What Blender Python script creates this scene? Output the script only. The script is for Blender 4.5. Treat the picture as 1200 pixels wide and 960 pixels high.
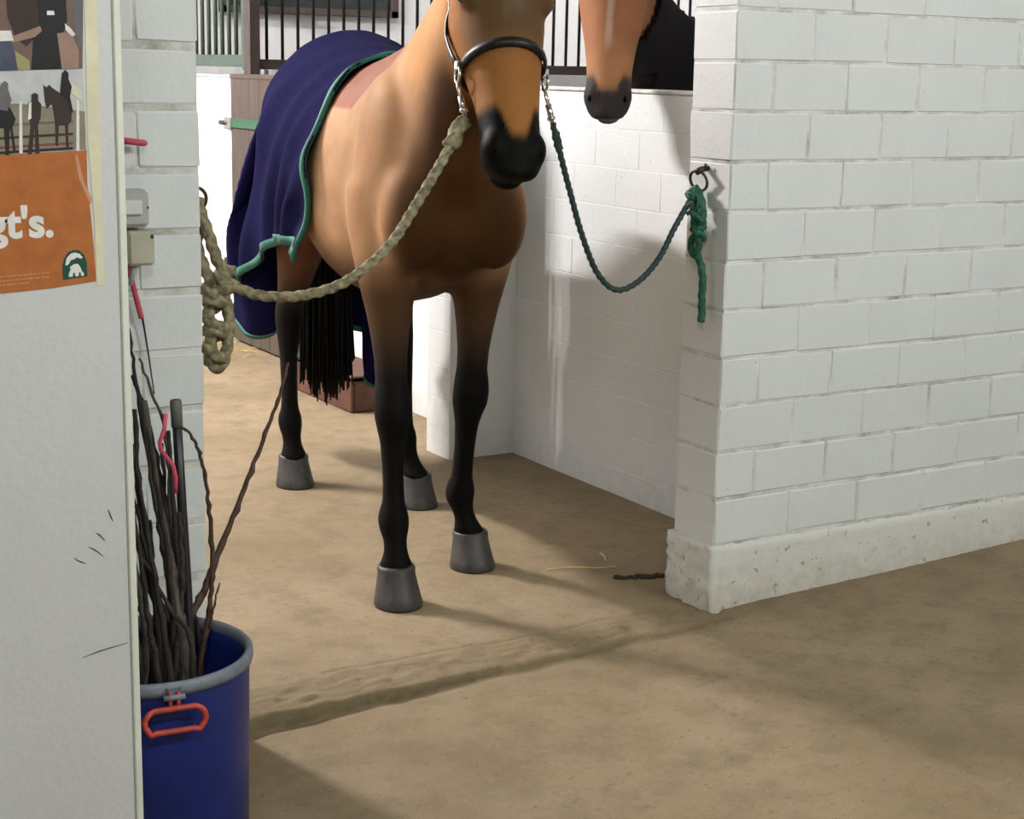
import bpy, bmesh, math, random
import numpy as np
from mathutils import Vector, Matrix, noise as mnoise

for o in list(bpy.data.objects):
    bpy.data.objects.remove(o)
scene = bpy.context.scene
COL = scene.collection
rng = random.Random(7)

# ------------------------------------------------------------------ camera
cam_d = bpy.data.cameras.new('camera')
cam = bpy.data.objects.new('camera', cam_d)
COL.objects.link(cam)
cam_d.sensor_width = 36.0
cam_d.lens = 1894.6 / 1200 * 36.0
cam_d.clip_start = 0.05
FW = Vector((0.507216, 0.836941, -0.205577))
RT = Vector((0.857204, -0.514589, 0.019978))
UP = Vector((0.089067, 0.186355, 0.978437))
cm = Matrix.Identity(4)
for i in range(3):
    cm[i][0] = RT[i]; cm[i][1] = UP[i]; cm[i][2] = -FW[i]
cm[0][3], cm[1][3], cm[2][3] = -2.57858, -3.22179, 1.39826
cam.matrix_world = cm
scene.camera = cam

# ------------------------------------------------------------------ world, exposure
world = bpy.data.worlds.new('world')
scene.world = world
world.use_nodes = True
world.node_tree.nodes['Background'].inputs[0].default_value = (0.9, 0.95, 1.0, 1)
world.node_tree.nodes['Background'].inputs[1].default_value = 0.012
vs = scene.view_settings
vs.view_transform = 'Standard'
vs.look = 'None'
vs.gamma = 1.0
vs.use_curve_mapping = False
vs.exposure = 0.0

LAMPS = [  # location, length axis, power, colour  (bare fluorescent tubes under the ceiling)
    ((-2.20, 4.00, 3.50), 'Y', 1120.0, (1.0, 0.95, 0.95)),
    ((0.75, -3.20, 2.95), 'X', 225.0, (0.96, 1.0, 0.97)),
    ((-2.45, -2.90, 2.95), 'X', 105.0, (0.96, 1.0, 0.97)),
    ((2.30, 6.40, 3.30), 'X', 95.0, (1.0, 0.95, 0.97)),
]

# ------------------------------------------------------------------ helpers
def tag(o, label=None, cat=None, group=None, kind=None):
    if label: o['label'] = label
    if cat: o['category'] = cat
    if group: o['group'] = group
    if kind: o['kind'] = kind
    return o

def empty(name, loc, label, cat, group=None):
    o = bpy.data.objects.new(name, None)
    o.empty_display_size = 0.1
    o.location = loc
    COL.objects.link(o)
    return tag(o, label, cat, group)

def link(name, me, mat, parent=None, smooth=False):
    o = bpy.data.objects.new(name, me)
    COL.objects.link(o)
    if mat is not None:
        me.materials.clear(); me.materials.append(mat)
    if parent is not None:
        o.parent = parent
        o.matrix_parent_inverse = Matrix.Translation(parent.location).inverted() if parent.type == 'EMPTY' else Matrix.Identity(4)
    if smooth and len(me.polygons):
        me.polygons.foreach_set('use_smooth', [True] * len(me.polygons))
    return o

class MB:
    """collects shapes for one mesh"""
    def __init__(self):
        self.v = []; self.f = []
    def add(self, v, f):
        b = len(self.v)
        self.v += [tuple(p) for p in v]
        self.f += [tuple(i + b for i in q) for q in f]
    def box(self, lo, hi, bev=0.0):
        bm = bmesh.new()
        bmesh.ops.create_cube(bm, size=1)
        s = [hi[i] - lo[i] for i in range(3)]; c = [(hi[i] + lo[i]) / 2 for i in range(3)]
        for v in bm.verts:
            v.co = Vector([c[i] + v.co[i] * s[i] for i in range(3)])
        if bev > 0:
            bmesh.ops.bevel(bm, geom=list(bm.edges), offset=bev, segments=1, affect='EDGES')
        bm.verts.index_update()
        self.add([v.co[:] for v in bm.verts], [[v.index for v in fc.verts] for fc in bm.faces])
        bm.free(); return self
    def tube(self, path, rad, n=10, closed=False, twist=0.0, lobes=0, lob=0.0, flat=1.0):
        path = [Vector(p) for p in path]; m = len(path)
        if not hasattr(rad, '__len__'): rad = [rad] * m
        T = []
        for i in range(m):
            if closed: t = path[(i + 1) % m] - path[i - 1]
            else: t = path[min(i + 1, m - 1)] - path[max(i - 1, 0)]
            T.append(t.normalized() if t.length > 1e-9 else Vector((0, 0, 1)))
        N = T[0].orthogonal().normalized()
        vs_, L = [], 0.0
        for i in range(m):
            if i:
                N = (N - T[i] * N.dot(T[i])).normalized(); L += (path[i] - path[i - 1]).length
            B = T[i].cross(N)
            for k in range(n):
                a = 2 * math.pi * k / n
                r = rad[i] * (1 + (lob * math.cos(lobes * a - twist * L) if lobes else 0))
                vs_.append(path[i] + N * (math.cos(a) * r) + B * (math.sin(a) * r * flat))
        fs = []
        for i in range(m if closed else m - 1):
            j = (i + 1) % m
            for k in range(n):
                k2 = (k + 1) % n
                fs.append((i * n + k, i * n + k2, j * n + k2, j * n + k))
        if not closed:
            fs.append(tuple(range(n - 1, -1, -1))); fs.append(tuple((m - 1) * n + k for k in range(n)))
        self.add(vs_, fs); return self
    def loft(self, rings):
        """rings: (centre, side vector*halfwidth, front vector*halfdepth)"""
        n = 24; vs_ = []
        for c, a, b in rings:
            for k in range(n):
                t = 2 * math.pi * k / n
                vs_.append(Vector(c) + Vector(a) * math.cos(t) + Vector(b) * math.sin(t))
        m = len(rings); fs = []
        for i in range(m - 1):
            for k in range(n):
                k2 = (k + 1) % n
                fs.append((i * n + k, i * n + k2, (i + 1) * n + k2, (i + 1) * n + k))
        fs.append(tuple(range(n - 1, -1, -1))); fs.append(tuple((m - 1) * n + k for k in range(n)))
        self.add(vs_, fs); return self
    def ball(self, c, ax, ay, az, n=16, m=10):
        c, ax, ay, az = Vector(c), Vector(ax), Vector(ay), Vector(az)
        vs_ = [c + az]
        for i in range(1, m):
            p = math.pi * i / m
            for k in range(n):
                t = 2 * math.pi * k / n
                vs_.append(c + az * math.cos(p) + (ax * math.cos(t) + ay * math.sin(t)) * math.sin(p))
        vs_.append(c - az); fs = []
        for k in range(n):
            k2 = (k + 1) % n
            fs.append((0, 1 + k, 1 + k2))
            for i in range(m - 2):
                fs.append((1 + i * n + k, 1 + (i + 1) * n + k, 1 + (i + 1) * n + k2, 1 + i * n + k2))
            fs.append((1 + (m - 2) * n + k, len(vs_) - 1, 1 + (m - 2) * n + k2))
        self.add(vs_, fs); return self
    def lathe(self, c, prof, n=40):
        c = Vector(c); vs_ = []
        for r, z in prof:
            for k in range(n):
                t = 2 * math.pi * k / n
                vs_.append(c + Vector((r * math.cos(t), r * math.sin(t), z)))
        fs = []
        for i in range(len(prof) - 1):
            for k in range(n):
                k2 = (k + 1) % n
                fs.append((i * n + k, i * n + k2, (i + 1) * n + k2, (i + 1) * n + k))
        self.add(vs_, fs); return self
    def mesh(self, name):
        me = bpy.data.meshes.new(name)
        me.from_pydata([tuple(p) for p in self.v], [], self.f)
        me.validate(); me.update()
        bm = bmesh.new(); bm.from_mesh(me)
        bmesh.ops.recalc_face_normals(bm, faces=bm.faces)
        bm.to_mesh(me); bm.free()
        return me
    def build(self, name, mat, parent=None, smooth=False):
        return link(name, self.mesh(name), mat, parent, smooth)

def spline(pts, n=12):
    """Catmull-Rom through points"""
    P = [Vector(p) for p in pts]; P = [P[0] * 2 - P[1]] + P + [P[-1] * 2 - P[-2]]
    out = []
    for i in range(1, len(P) - 2):
        for k in range(n):
            t = k / n; a, b, c, d = P[i - 1], P[i], P[i + 1], P[i + 2]
            out.append(0.5 * (2 * b + (c - a) * t + (2 * a - 5 * b + 4 * c - d) * t * t + (3 * b - a - 3 * c + d) * t ** 3))
    out.append(P[-2]); return out

# ------------------------------------------------------------------ materials
class NT:
    def __init__(self, name):
        self.m = bpy.data.materials.new(name); self.m.use_nodes = True
        self.t = self.m.node_tree; self.b = self.t.nodes['Principled BSDF']
    def n(self, typ, **kw):
        nd = self.t.nodes.new(typ)
        for k, v in kw.items(): setattr(nd, k, v)
        return nd
    def l(self, a, b): self.t.links.new(a, b)
    def coord(self, space='Object'):
        if not hasattr(self, '_tc'):
            if space == 'World': self._tc = self.n('ShaderNodeNewGeometry').outputs['Position']
            else: self._tc = self.n('ShaderNodeTexCoord').outputs[space]
        return self._tc
    def noise(self, scale, detail=4, rough=0.55, vec=None, stretch=None):
        nd = self.n('ShaderNodeTexNoise')
        nd.inputs['Scale'].default_value = scale; nd.inputs['Detail'].default_value = detail
        nd.inputs['Roughness'].default_value = rough
        v = vec if vec is not None else self.coord()
        if stretch:
            mp = self.n('ShaderNodeMapping'); mp.inputs['Scale'].default_value = stretch
            self.l(v, mp.inputs['Vector']); v = mp.outputs[0]
        self.l(v, nd.inputs['Vector']); return nd.outputs['Fac']
    def ramp(self, fac, stops):
        r = self.n('ShaderNodeValToRGB'); e = r.color_ramp.elements
        while len(e) < len(stops): e.new(0.5)
        for i, (p, c) in enumerate(stops):
            e[i].position = p; e[i].color = (*c, 1) if len(c) == 3 else c
        self.l(fac, r.inputs[0]); return r.outputs[0]
    def mix(self, fac, a, b, blend='MIX'):
        x = self.n('ShaderNodeMix', data_type='RGBA', blend_type=blend)
        for s, v in ((x.inputs[0], fac), (x.inputs[6], a), (x.inputs[7], b)):
            if isinstance(v, (int, float)): s.default_value = v
            elif isinstance(v, tuple): s.default_value = (*v, 1) if len(v) == 3 else v
            else: self.l(v, s)
        return x.outputs[2]
    def math(self, op, a, b=None, clamp=False):
        x = self.n('ShaderNodeMath', operation=op); x.use_clamp = clamp
        for s, v in ((x.inputs[0], a), (x.inputs[1], b)):
            if v is None: continue
            if isinstance(v, (int, float)): s.default_value = v
            else: self.l(v, s)
        return x.outputs[0]
    def bump(self, h, strength=0.3, dist=0.01):
        b = self.n('ShaderNodeBump'); b.inputs['Strength'].default_value = strength; b.inputs['Distance'].default_value = dist
        self.l(h, b.inputs['Height']); self.l(b.outputs[0], self.b.inputs['Normal'])
    def col(self, c):
        s = self.b.inputs['Base Color']
        if isinstance(c, tuple): s.default_value = (*c, 1)
        else: self.l(c, s)
    def set(self, rough=0.6, metal=0.0, spec=0.5):
        self.b.inputs['Roughness'].default_value = rough
        self.b.inputs['Metallic'].default_value = metal
        self.b.inputs['Specular IOR Level'].default_value = spec
        return self

def simple(name, c, rough=0.6, metal=0.0, var=0.15, scale=12, bump=0.0, bscale=60, spec=0.4, stretch=None):
    q = NT(name).set(rough, metal, spec)
    d = tuple(max(0, x * (1 - var)) for x in c); u = tuple(min(1, x * (1 + var)) for x in c)
    q.col(q.ramp(q.noise(scale, stretch=stretch), [(0.3, d), (0.7, u)]))
    if bump: q.bump(q.noise(bscale, stretch=stretch), bump, 0.004)
    return q.m

def paint_mat(name, c=(0.70, 0.725, 0.715), dirt=0.5, low=0.25, sp=0.70):
    """old white paint on masonry: scuffs, specks and splashed mud near the ground"""
    q = NT(name).set(0.55, 0, 0.35)
    W = q.n('ShaderNodeNewGeometry').outputs['Position']; q._tc = W
    base = q.ramp(q.noise(3.0, 5), [(0.3, tuple(x * 0.94 for x in c)), (0.7, c)])
    specks = q.ramp(q.noise(38, 6, 0.65), [(sp, (0, 0, 0)), (sp + 0.05, (dirt, dirt, dirt))])
    base = q.mix(specks, base, (0.30, 0.28, 0.24))
    z = q.n('ShaderNodeSeparateXYZ'); q.l(W, z.inputs[0])
    h = q.math('ADD', q.math('MULTIPLY', z.outputs[2], -1.0 / 0.16), q.math('MULTIPLY', q.noise(22, 6, 0.7), 2.1))
    h = q.math('SUBTRACT', h, 0.35)
    mud = q.ramp(h, [(0.0, (0, 0, 0)), (1.0, (low, low, low))])
    base = q.mix(mud, base, (0.30, 0.24, 0.15))
    q.col(base)
    q.bump(q.math('ADD', q.noise(70, 6, 0.6), q.math('MULTIPLY', q.noise(11, 3, 0.5), 1.5)), 0.28, 0.004)
    return q.m

M = {}
M['brick'] = paint_mat('white_painted_brick', dirt=0.6, sp=0.675)
def mortar_mat():
    q = NT('white_painted_mortar').set(0.7, 0, 0.3)
    q._tc = q.n('ShaderNodeNewGeometry').outputs['Position']
    n = q.noise(7, 6, 0.7)
    q.col(q.ramp(n, [(0.42, (0.72, 0.72, 0.69)), (0.56, (0.52, 0.51, 0.47)), (0.70, (0.24, 0.22, 0.18))]))
    q.bump(q.noise(90, 5, 0.7), 0.4, 0.004)
    return q.m
M['mortar'] = mortar_mat()
M['plinth'] = paint_mat('white_painted_rubble', (0.68, 0.67, 0.62), 1.0, 0.45, 0.615)
M['board'] = paint_mat('white_painted_board', (0.60, 0.605, 0.60), 0.3, 0.2)
M['strip'] = simple('cream_painted_strip', (0.72, 0.72, 0.64), 0.5, var=0.05)
M['tape'] = simple('yellowed_tape', (0.66, 0.62, 0.44), 0.45, var=0.10, scale=25)
M['ceiling'] = simple('ceiling_paint', (0.20, 0.19, 0.17), 0.8)
M['black_steel'] = simple('black_steel_bars', (0.016, 0.016, 0.018), 0.4, 0.2)
M['green_steel'] = simple('green_steel', (0.055, 0.085, 0.066), 0.45, 0.1, scale=30)
M['brown_steel'] = simple('brown_steel', (0.055, 0.04, 0.035), 0.5, 0.1)
M['door_wood'] = simple('brown_door_boards', (0.072, 0.053, 0.043), 0.6, var=0.25, scale=6, stretch=(1, 6, 0.7), bump=0.3)
M['green_band'] = simple('green_enamel', (0.015, 0.085, 0.038), 0.4)
M['latch'] = simple('grey_latch_steel', (0.32, 0.31, 0.29), 0.4, 0.6)
M['crate'] = simple('reddish_wood', (0.085, 0.034, 0.021), 0.7, var=0.3)
M['dark_window'] = simple('dark_window_pane', (0.012, 0.02, 0.018), 0.12)
M['leather'] = simple('black_leather', (0.0085, 0.008, 0.0075), 0.42, var=0.3, spec=0.3)
M['steel'] = simple('bright_steel', (0.62, 0.62, 0.60), 0.25, 1.0)
M['iron'] = simple('rusted_iron', (0.06, 0.05, 0.042), 0.5, 0.6, var=0.4, scale=80)
M['navy'] = simple('navy_fleece', (0.0085, 0.0080, 0.038), 0.95, var=0.2, scale=90, bump=0.25, bscale=400, spec=0.02)
M['teal'] = simple('teal_binding', (0.014, 0.105, 0.075), 0.7, var=0.15)
M['hoof'] = simple('dark_horn', (0.042, 0.037, 0.034), 0.5, var=0.35, scale=30, bump=0.3, bscale=60, stretch=(1, 1, 0.4))
M['hair'] = simple('black_hair', (0.004, 0.0035, 0.003), 0.55, spec=0.12)
M['matte_black'] = simple('matte_black', (0.003, 0.003, 0.003), 0.9, spec=0.02)
M['eye'] = simple('dark_eye', (0.010, 0.006, 0.004), 0.05)
M['rope_tan'] = simple('tan_green_rope', (0.22, 0.195, 0.115), 0.85, var=0.6, scale=70, bump=0.5, bscale=150)
M['rope_green'] = simple('green_rope', (0.010, 0.085, 0.048), 0.55, var=0.45, scale=120, bump=0.4, bscale=200)
M['rope_dark'] = simple('dark_teal_rope', (0.020, 0.042, 0.042), 0.6, var=0.6, scale=140, bump=0.4, bscale=200)
M['bucket'] = simple('blue_plastic', (0.007, 0.017, 0.13), 0.38, var=0.25, scale=5)
M['bucket_rim'] = simple('grey_blue_rim', (0.16, 0.18, 0.22), 0.45, var=0.3, scale=20)
M['red_plastic'] = simple('faded_red_plastic', (0.42, 0.055, 0.035), 0.45, var=0.3, scale=40)
M['bark'] = simple('dark_bark', (0.026, 0.020, 0.016), 0.8, var=0.5, scale=40, bump=0.6, bscale=120)
M['bark_brown'] = simple('brown_bark', (0.060, 0.034, 0.020), 0.75, var=0.5, scale=50, bump=0.6, bscale=120)
M['bark_grey'] = simple('grey_bark', (0.070, 0.060, 0.047), 0.8, var=0.4, scale=35, bump=0.5, bscale=110)
M['black_tube'] = simple('black_tube', (0.014, 0.014, 0.014), 0.4)
M['grey_cap'] = simple('grey_rubber', (0.11, 0.11, 0.10), 0.6)
M['ribbon'] = simple('pink_red_ribbon', (0.50, 0.07, 0.11), 0.5, var=0.2)
M['socket_grey'] = simple('grey_switch_plastic', (0.42, 0.43, 0.42), 0.4, var=0.05)
M['socket_white'] = simple('white_switch_plastic', (0.68, 0.68, 0.64), 0.35, var=0.05)
M['socket_beige'] = simple('beige_socket_plastic', (0.43, 0.42, 0.31), 0.45, var=0.08)
M['straw'] = simple('yellow_straw', (0.55, 0.44, 0.18), 0.7, var=0.3)
M['mud'] = simple('dark_mud_clump', (0.035, 0.027, 0.018), 0.85, var=0.4, bump=0.8)
M['casing'] = simple('white_lamp_casing', (0.7, 0.7, 0.68), 0.4)

def floor_mat():
    q = NT('worn_concrete').set(0.75, 0, 0.3)
    W = q.n('ShaderNodeNewGeometry').outputs['Position']; q._tc = W
    big = q.noise(1.3, 5, 0.6)
    base = q.ramp(big, [(0.30, (0.185, 0.136, 0.072)), (0.52, (0.252, 0.189, 0.113)), (0.72, (0.312, 0.237, 0.149))])
    mid = q.noise(9, 6, 0.7)
    base = q.mix(q.ramp(mid, [(0.46, (0, 0, 0)), (0.66, (0.6, 0.6, 0.6))]), base, (0.150, 0.112, 0.060))
    grit = q.noise(130, 4, 0.7)
    base = q.mix(q.ramp(grit, [(0.60, (0, 0, 0)), (0.72, (0.45, 0.45, 0.45))]), base, (0.46, 0.37, 0.26))
    pit = q.noise(48, 6, 0.75)
    base = q.mix(q.ramp(pit, [(0.575, (0, 0, 0)), (0.66, (0.7, 0.7, 0.7))]), base, (0.125, 0.094, 0.052))
    # dirt packed along the kerb, stored on the mesh as where the muck lies
    at = q.n('ShaderNodeAttribute'); at.attribute_name = 'muck'
    mk = q.math('MULTIPLY', at.outputs['Fac'], q.math('ADD', q.noise(34, 6, 0.85), -0.02), True)
    base = q.mix(mk, base, (0.105, 0.080, 0.035))
    q.col(base)
    h = q.math('ADD', q.math('MULTIPLY', mid, 0.6), q.math('MULTIPLY', grit, 0.25))
    q.bump(h, 0.35, 0.012)
    return q.m
M['floor'] = floor_mat()

def coat_mat(name, rough=0.5):
    q = NT(name).set(rough, 0, 0.06)
    at = q.n('ShaderNodeAttribute'); at.attribute_name = 'coat'
    n = q.noise(7, 5, 0.6)
    k = q.ramp(n, [(0.3, (0.82, 0.82, 0.82)), (0.7, (1.1, 1.1, 1.1))])
    q.col(q.mix(1.0, at.outputs['Color'], k, 'MULTIPLY'))
    q.bump(q.noise(260, 3, 0.6, stretch=(1, 1, 0.3)), 0.12, 0.002)
    return q.m
M['coat'] = coat_mat('bay_coat', 0.58)

# ------------------------------------------------------------------ setting: floor
def aisle_z(x):
    return max(-0.11, min(0.10, 0.036 * x))
def floor_h(x, y):
    """z and muck amount. Aisle floor (front) leans to the left; the bay floor is level, a worn kerb joins them"""
    w = 0.014 * mnoise.noise((x * 5, 3.1, 0.7)) + 0.012 * mnoise.noise((x * 17, 1.3, 0.2))
    y0 = -0.075 - 0.02 * x * 0 + w                      # foot of the kerb
    za = aisle_z(x) + 0.004 * mnoise.noise((x * 2.3, y * 2.3, 0))
    zb = 0.002 * mnoise.noise((x * 3, y * 3, 5))
    if x > 0.03 and y < 0.1: return za, 0.0
    t = (y - y0) / 0.135
    if t <= 0:
        muck = math.exp(t * 0.135 / 0.010) * (1.0 if x < 0.02 else 0)
        return za - 0.004 * math.exp(-((y - y0 + 0.012) / 0.012) ** 2), muck
    if t >= 1:
        cr = math.exp(-((y - y0 - 0.150) / 0.006) ** 2)
        ok = 1.0 if -1.1 < x < -0.1 else 0.0
        return zb - 0.004 * cr * ok, 0.8 * cr * ok
    k = 0.55 * min(1, t / 0.13) + 0.45 * t
    rough = (0.009 * mnoise.noise((x * 22, y * 30, 9)) + 0.007 * mnoise.noise((x * 60, y * 70, 3))) * math.sin(math.pi * t)
    muck = max(0.0, 1.25 - t / 0.16) * (1.3 if x < -0.75 else 0.75) + 0.35 + 0.25 * max(0, mnoise.noise((x * 12, y * 12, 2)))
    return za + (zb - za) * min(1, k) + rough, max(0, muck)

def axis(parts):
    out = []
    for a, b, st in parts:
        n = max(1, round((b - a) / st)); out += [a + (b - a) * i / n for i in range(n)]
    return out + [parts[-1][1]]
xs = axis([(-5, -2, 0.3), (-2, 0.3, 0.02), (0.3, 5, 0.25)])
ys = axis([(-5, -0.6, 0.2), (-0.6, -0.13, 0.04), (-0.13, 0.10, 0.006), (0.10, 0.6, 0.05), (0.6, 9, 0.3)])
fv, fm = [], []
for y in ys:
    for x in xs:
        z, m_ = floor_h(x, y); fv.append((x, y, z)); fm.append(m_)
nx = len(xs)
ff = [(j * nx + i, j * nx + i + 1, (j + 1) * nx + i + 1, (j + 1) * nx + i) for j in range(len(ys) - 1) for i in range(nx - 1)]
fme = bpy.data.meshes.new('floor'); fme.from_pydata(fv, [], ff)
at = fme.attributes.new('muck', 'FLOAT', 'POINT'); at.data.foreach_set('value', fm)
tag(link('floor', fme, M['floor'], smooth=True), 'worn beige concrete floor with a low crumbling kerb', kind='structure')

# ------------------------------------------------------------------ setting: masonry
BR = {}
def brick_mesh(dx, dy, dz, var, bev):
    key = (round(dx, 3), round(dy, 3), round(dz, 3), var, bev)
    if key in BR: return BR[key]
    r = random.Random(str(key))
    bm = bmesh.new(); bmesh.ops.create_cube(bm, size=1)
    for v in bm.verts: v.co = Vector((v.co.x * dx, v.co.y * dy, v.co.z * dz))
    bmesh.ops.bevel(bm, geom=list(bm.edges), offset=bev * (1 + 0.5 * r.random()), segments=1, affect='EDGES')
    for v in bm.verts:
        v.co += Vector([r.uniform(-0.5, 0.5) * bev for _ in range(3)])
    me = bpy.data.meshes.new('brick'); bm.to_mesh(me); bm.free()
    me.materials.append(M['brick'])
    BR[key] = me; return me
def brick(parent, lo, hi, jit=0.0014, bev=0.0038):
    d = [hi[i] - lo[i] for i in range(3)]
    o = bpy.data.objects.new('brick', brick_mesh(*d, rng.randrange(6), bev))
    o.location = [(lo[i] + hi[i]) / 2 + rng.uniform(-jit, jit) for i in range(3)]
    o.parent = parent; COL.objects.link(o); return o

def brick_wall(name, label, axis_, u0, u1, v0, v1, z0, ncourse, core_top, face, rec=0.003, gap_h=0.0055, gap_v=0.0022, start_full=True, bev=0.0038, jit=0.0014, mort='mortar'):
    """axis_: 'X' (wall runs along X, faces -Y) or 'Y' (runs along Y, faces -X). u along, v through, first course foot z0."""
    mb = MB()
    lo_u, hi_u = u0 + rec, u1 - rec
    lo_v, hi_v = v0 + rec, v1 - rec
    if axis_ == 'X': mb.box((lo_u, lo_v, -0.12), (hi_u, hi_v, core_top))
    else: mb.box((lo_v, lo_u, -0.12), (hi_v, hi_u, core_top))
    wall = mb.build(name, M[mort])
    tag(wall, label, kind='structure')
    L = 0.25
    for k in range(ncourse):
        za, zb = z0 + 0.125 * k + gap_h / 2, z0 + 0.125 * (k + 1) - gap_h / 2
        zb = min(zb, core_top)
        cut = [u0]
        first = L if (k % 2 == 0) == start_full else L / 2
        x = u0 + first
        while x < u1 - 0.03: cut.append(x); x += L
        cut.append(u1)
        for i in range(len(cut) - 1):
            a = cut[i] + (gap_v / 2 if i else 0); b = cut[i + 1] - (gap_v / 2 if i < len(cut) - 2 else 0)
            if axis_ == 'X': brick(wall, (a, v0, za), (b, v1, zb), jit, bev)
            else: brick(wall, (v0, a, za), (v1, b, zb), jit, bev)
    return wall

# front wall to the right of the bay (faces the aisle)
wr = brick_wall('wall_right', 'white painted brick wall at right with the tie ring on its end', 'X', 0.0, 2.0, 0.0, 0.175, 0.182, 20, 2.70, '-Y', start_full=True)
# rubble plinth below it
def plinth():
    bm = bmesh.new(); bmesh.ops.create_cube(bm, size=1)
    lo, hi = Vector((-0.009, -0.004, -0.10)), Vector((2.0, 0.184, 0.180))
    for v in bm.verts: v.co = Vector([(lo[i] + hi[i]) / 2 + v.co[i] * (hi[i] - lo[i]) for i in range(3)])
    bmesh.ops.subdivide_edges(bm, edges=[e for e in bm.edges if abs((e.verts[0].co - e.verts[1].co).x) > 0.1], cuts=110)
    bmesh.ops.subdivide_edges(bm, edges=[e for e in bm.edges if abs((e.verts[0].co - e.verts[1].co).z) > 0.1], cuts=18)
    bmesh.ops.subdivide_edges(bm, edges=[e for e in bm.edges if abs((e.verts[0].co - e.verts[1].co).y) > 0.1], cuts=14)
    bm.normal_update()
    for v in bm.verts:
        p = v.co
        end = max(0.0, 1 - (p.x + 0.012) / 0.03)
        amp = 0.005 + 0.011 * end
        d = mnoise.noise(p * 38) + 0.5 * mnoise.noise(p * 80) + (0.35 if p.x < 0.5 else 0.1) * mnoise.noise(p * 15)
        v.co += v.normal * d * amp
        if p.z > 0.17 and p.x > 0.02 and p.y < 0.05: v.co.y += 0.008
    me = bpy.data.meshes.new('plinth'); bm.to_mesh(me); bm.free()
    return link('plinth', me, M['plinth'], wr, True)
plinth()

# brick pier of the front wall to the left of the bay
wl = brick_wall('wall_left', 'white painted brick pier at left, behind the bucket of sticks', 'X', -2.40, -1.392, 0.0, 0.175, 0.057, 21, 2.70, '-Y', start_full=True, gap_h=0.011)

# low stall wall along the right of the bay
STX = 0.47
ws = brick_wall('wall_stall', 'low white brick stall wall along the right of the bay', 'Y', 0.18, 1.80, STX, STX + 0.115, -0.035, 11, 1.33, '-X', rec=0.001, gap_h=0.0026, gap_v=0.0018, bev=0.0014, jit=0.0004, mort='brick')
ws2 = brick_wall('wall_stall_far', 'low white brick stall wall beyond the pier', 'Y', 1.975, 3.62, STX, STX + 0.115, -0.035, 11, 1.33, '-X', rec=0.001, gap_h=0.0026, gap_v=0.0018, bev=0.0014, jit=0.0004, mort='brick')
ws3 = brick_wall('wall_stall_back', 'low white brick stall wall left of the brown stall door', 'Y', 4.60, 8.0, STX, STX + 0.115, -0.035, 11, 1.33, '-X', rec=0.001, gap_h=0.0026, gap_v=0.0018, bev=0.0014, jit=0.0004, mort='brick')
wp = brick_wall('wall_pier', 'short white brick pier sticking out of the stall wall', 'X', 0.20, STX + 0.115, 1.80, 1.975, -0.035, 11, 1.33, '-Y', rec=0.001, gap_h=0.0026, gap_v=0.0018, bev=0.0014, jit=0.0004, mort='brick')

# ledge (coping) of the stall walls
def slab(name, lo, hi, mat, label=None, bev=0.004):
    o = MB().box(lo, hi, bev).build(name, mat)
    return tag(o, label, kind='structure')
slab('trim_1', (STX - 0.004, 0.18, 1.332), (STX + 0.125, 1.80, 1.345), M['mortar'], 'flat cement ledge on top of the low stall wall')
slab('trim_2', (STX - 0.004, 1.80, 1.332), (STX + 0.125, 3.62, 1.345), M['mortar'], 'flat cement ledge on the stall wall beyond the pier')
slab('trim_3', (STX - 0.004, 4.60, 1.332), (STX + 0.125, 8.0, 1.345), M['mortar'], 'flat cement ledge left of the brown stall door')
# other walls and the ceiling
slab('ceiling', (-5, -5, 3.64), (5, 9, 3.72), M['ceiling'], 'plain grey stable ceiling', 0)
slab('wall_back', (-3.3, 8.0, -0.1), (5, 8.1, 3.64), M['board'], 'pale plastered wall far behind the stall bars', 0)
slab('wall_aisle_left', (-3.3, 0.175, -0.1), (-3.2, 8.0, 3.64), M['board'], 'plain white side wall of the bay', 0)
slab('wall_lintel', (-3.3, 0.004, 2.705), (2.0, 0.171, 3.64), M['board'], 'white wall above the opening of the bay', 0)
slab('wall_left_far', (-3.3, 0.004, -0.1), (-2.40, 0.171, 2.70), M['board'], 'white wall further left behind the board', 0)
slab('wall_stall_right', (3.9, 0.175, -0.1), (4.0, 8.0, 3.64), M['board'], 'plain far wall inside the stall', 0)
slab('wall_partition', (STX + 0.115, 4.36, -0.1), (3.9, 4.44, 1.375), M['board'], 'low partition wall under the stall bars', 0)
slab('wall_camera', (-5, -4.7, -0.2), (5, -4.6, 3.64), M['board'], 'plain white wall across the aisle', 0)
# dark window in the far wall
w1 = slab('window_1', (1.75, 7.93, 1.80), (3.05, 8.0, 2.45), M['dark_window'], 'dark window high in the far wall')
for lo, hi in (((1.70, 7.90, 1.76), (3.10, 7.96, 1.81)), ((3.04, 7.90, 1.76), (3.10, 7.96, 2.50)), ((1.70, 7.90, 1.76), (1.76, 7.96, 2.50))):
    MB().box(lo, hi, 0.004).build('window_frame', M['brown_steel'], w1)

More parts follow.
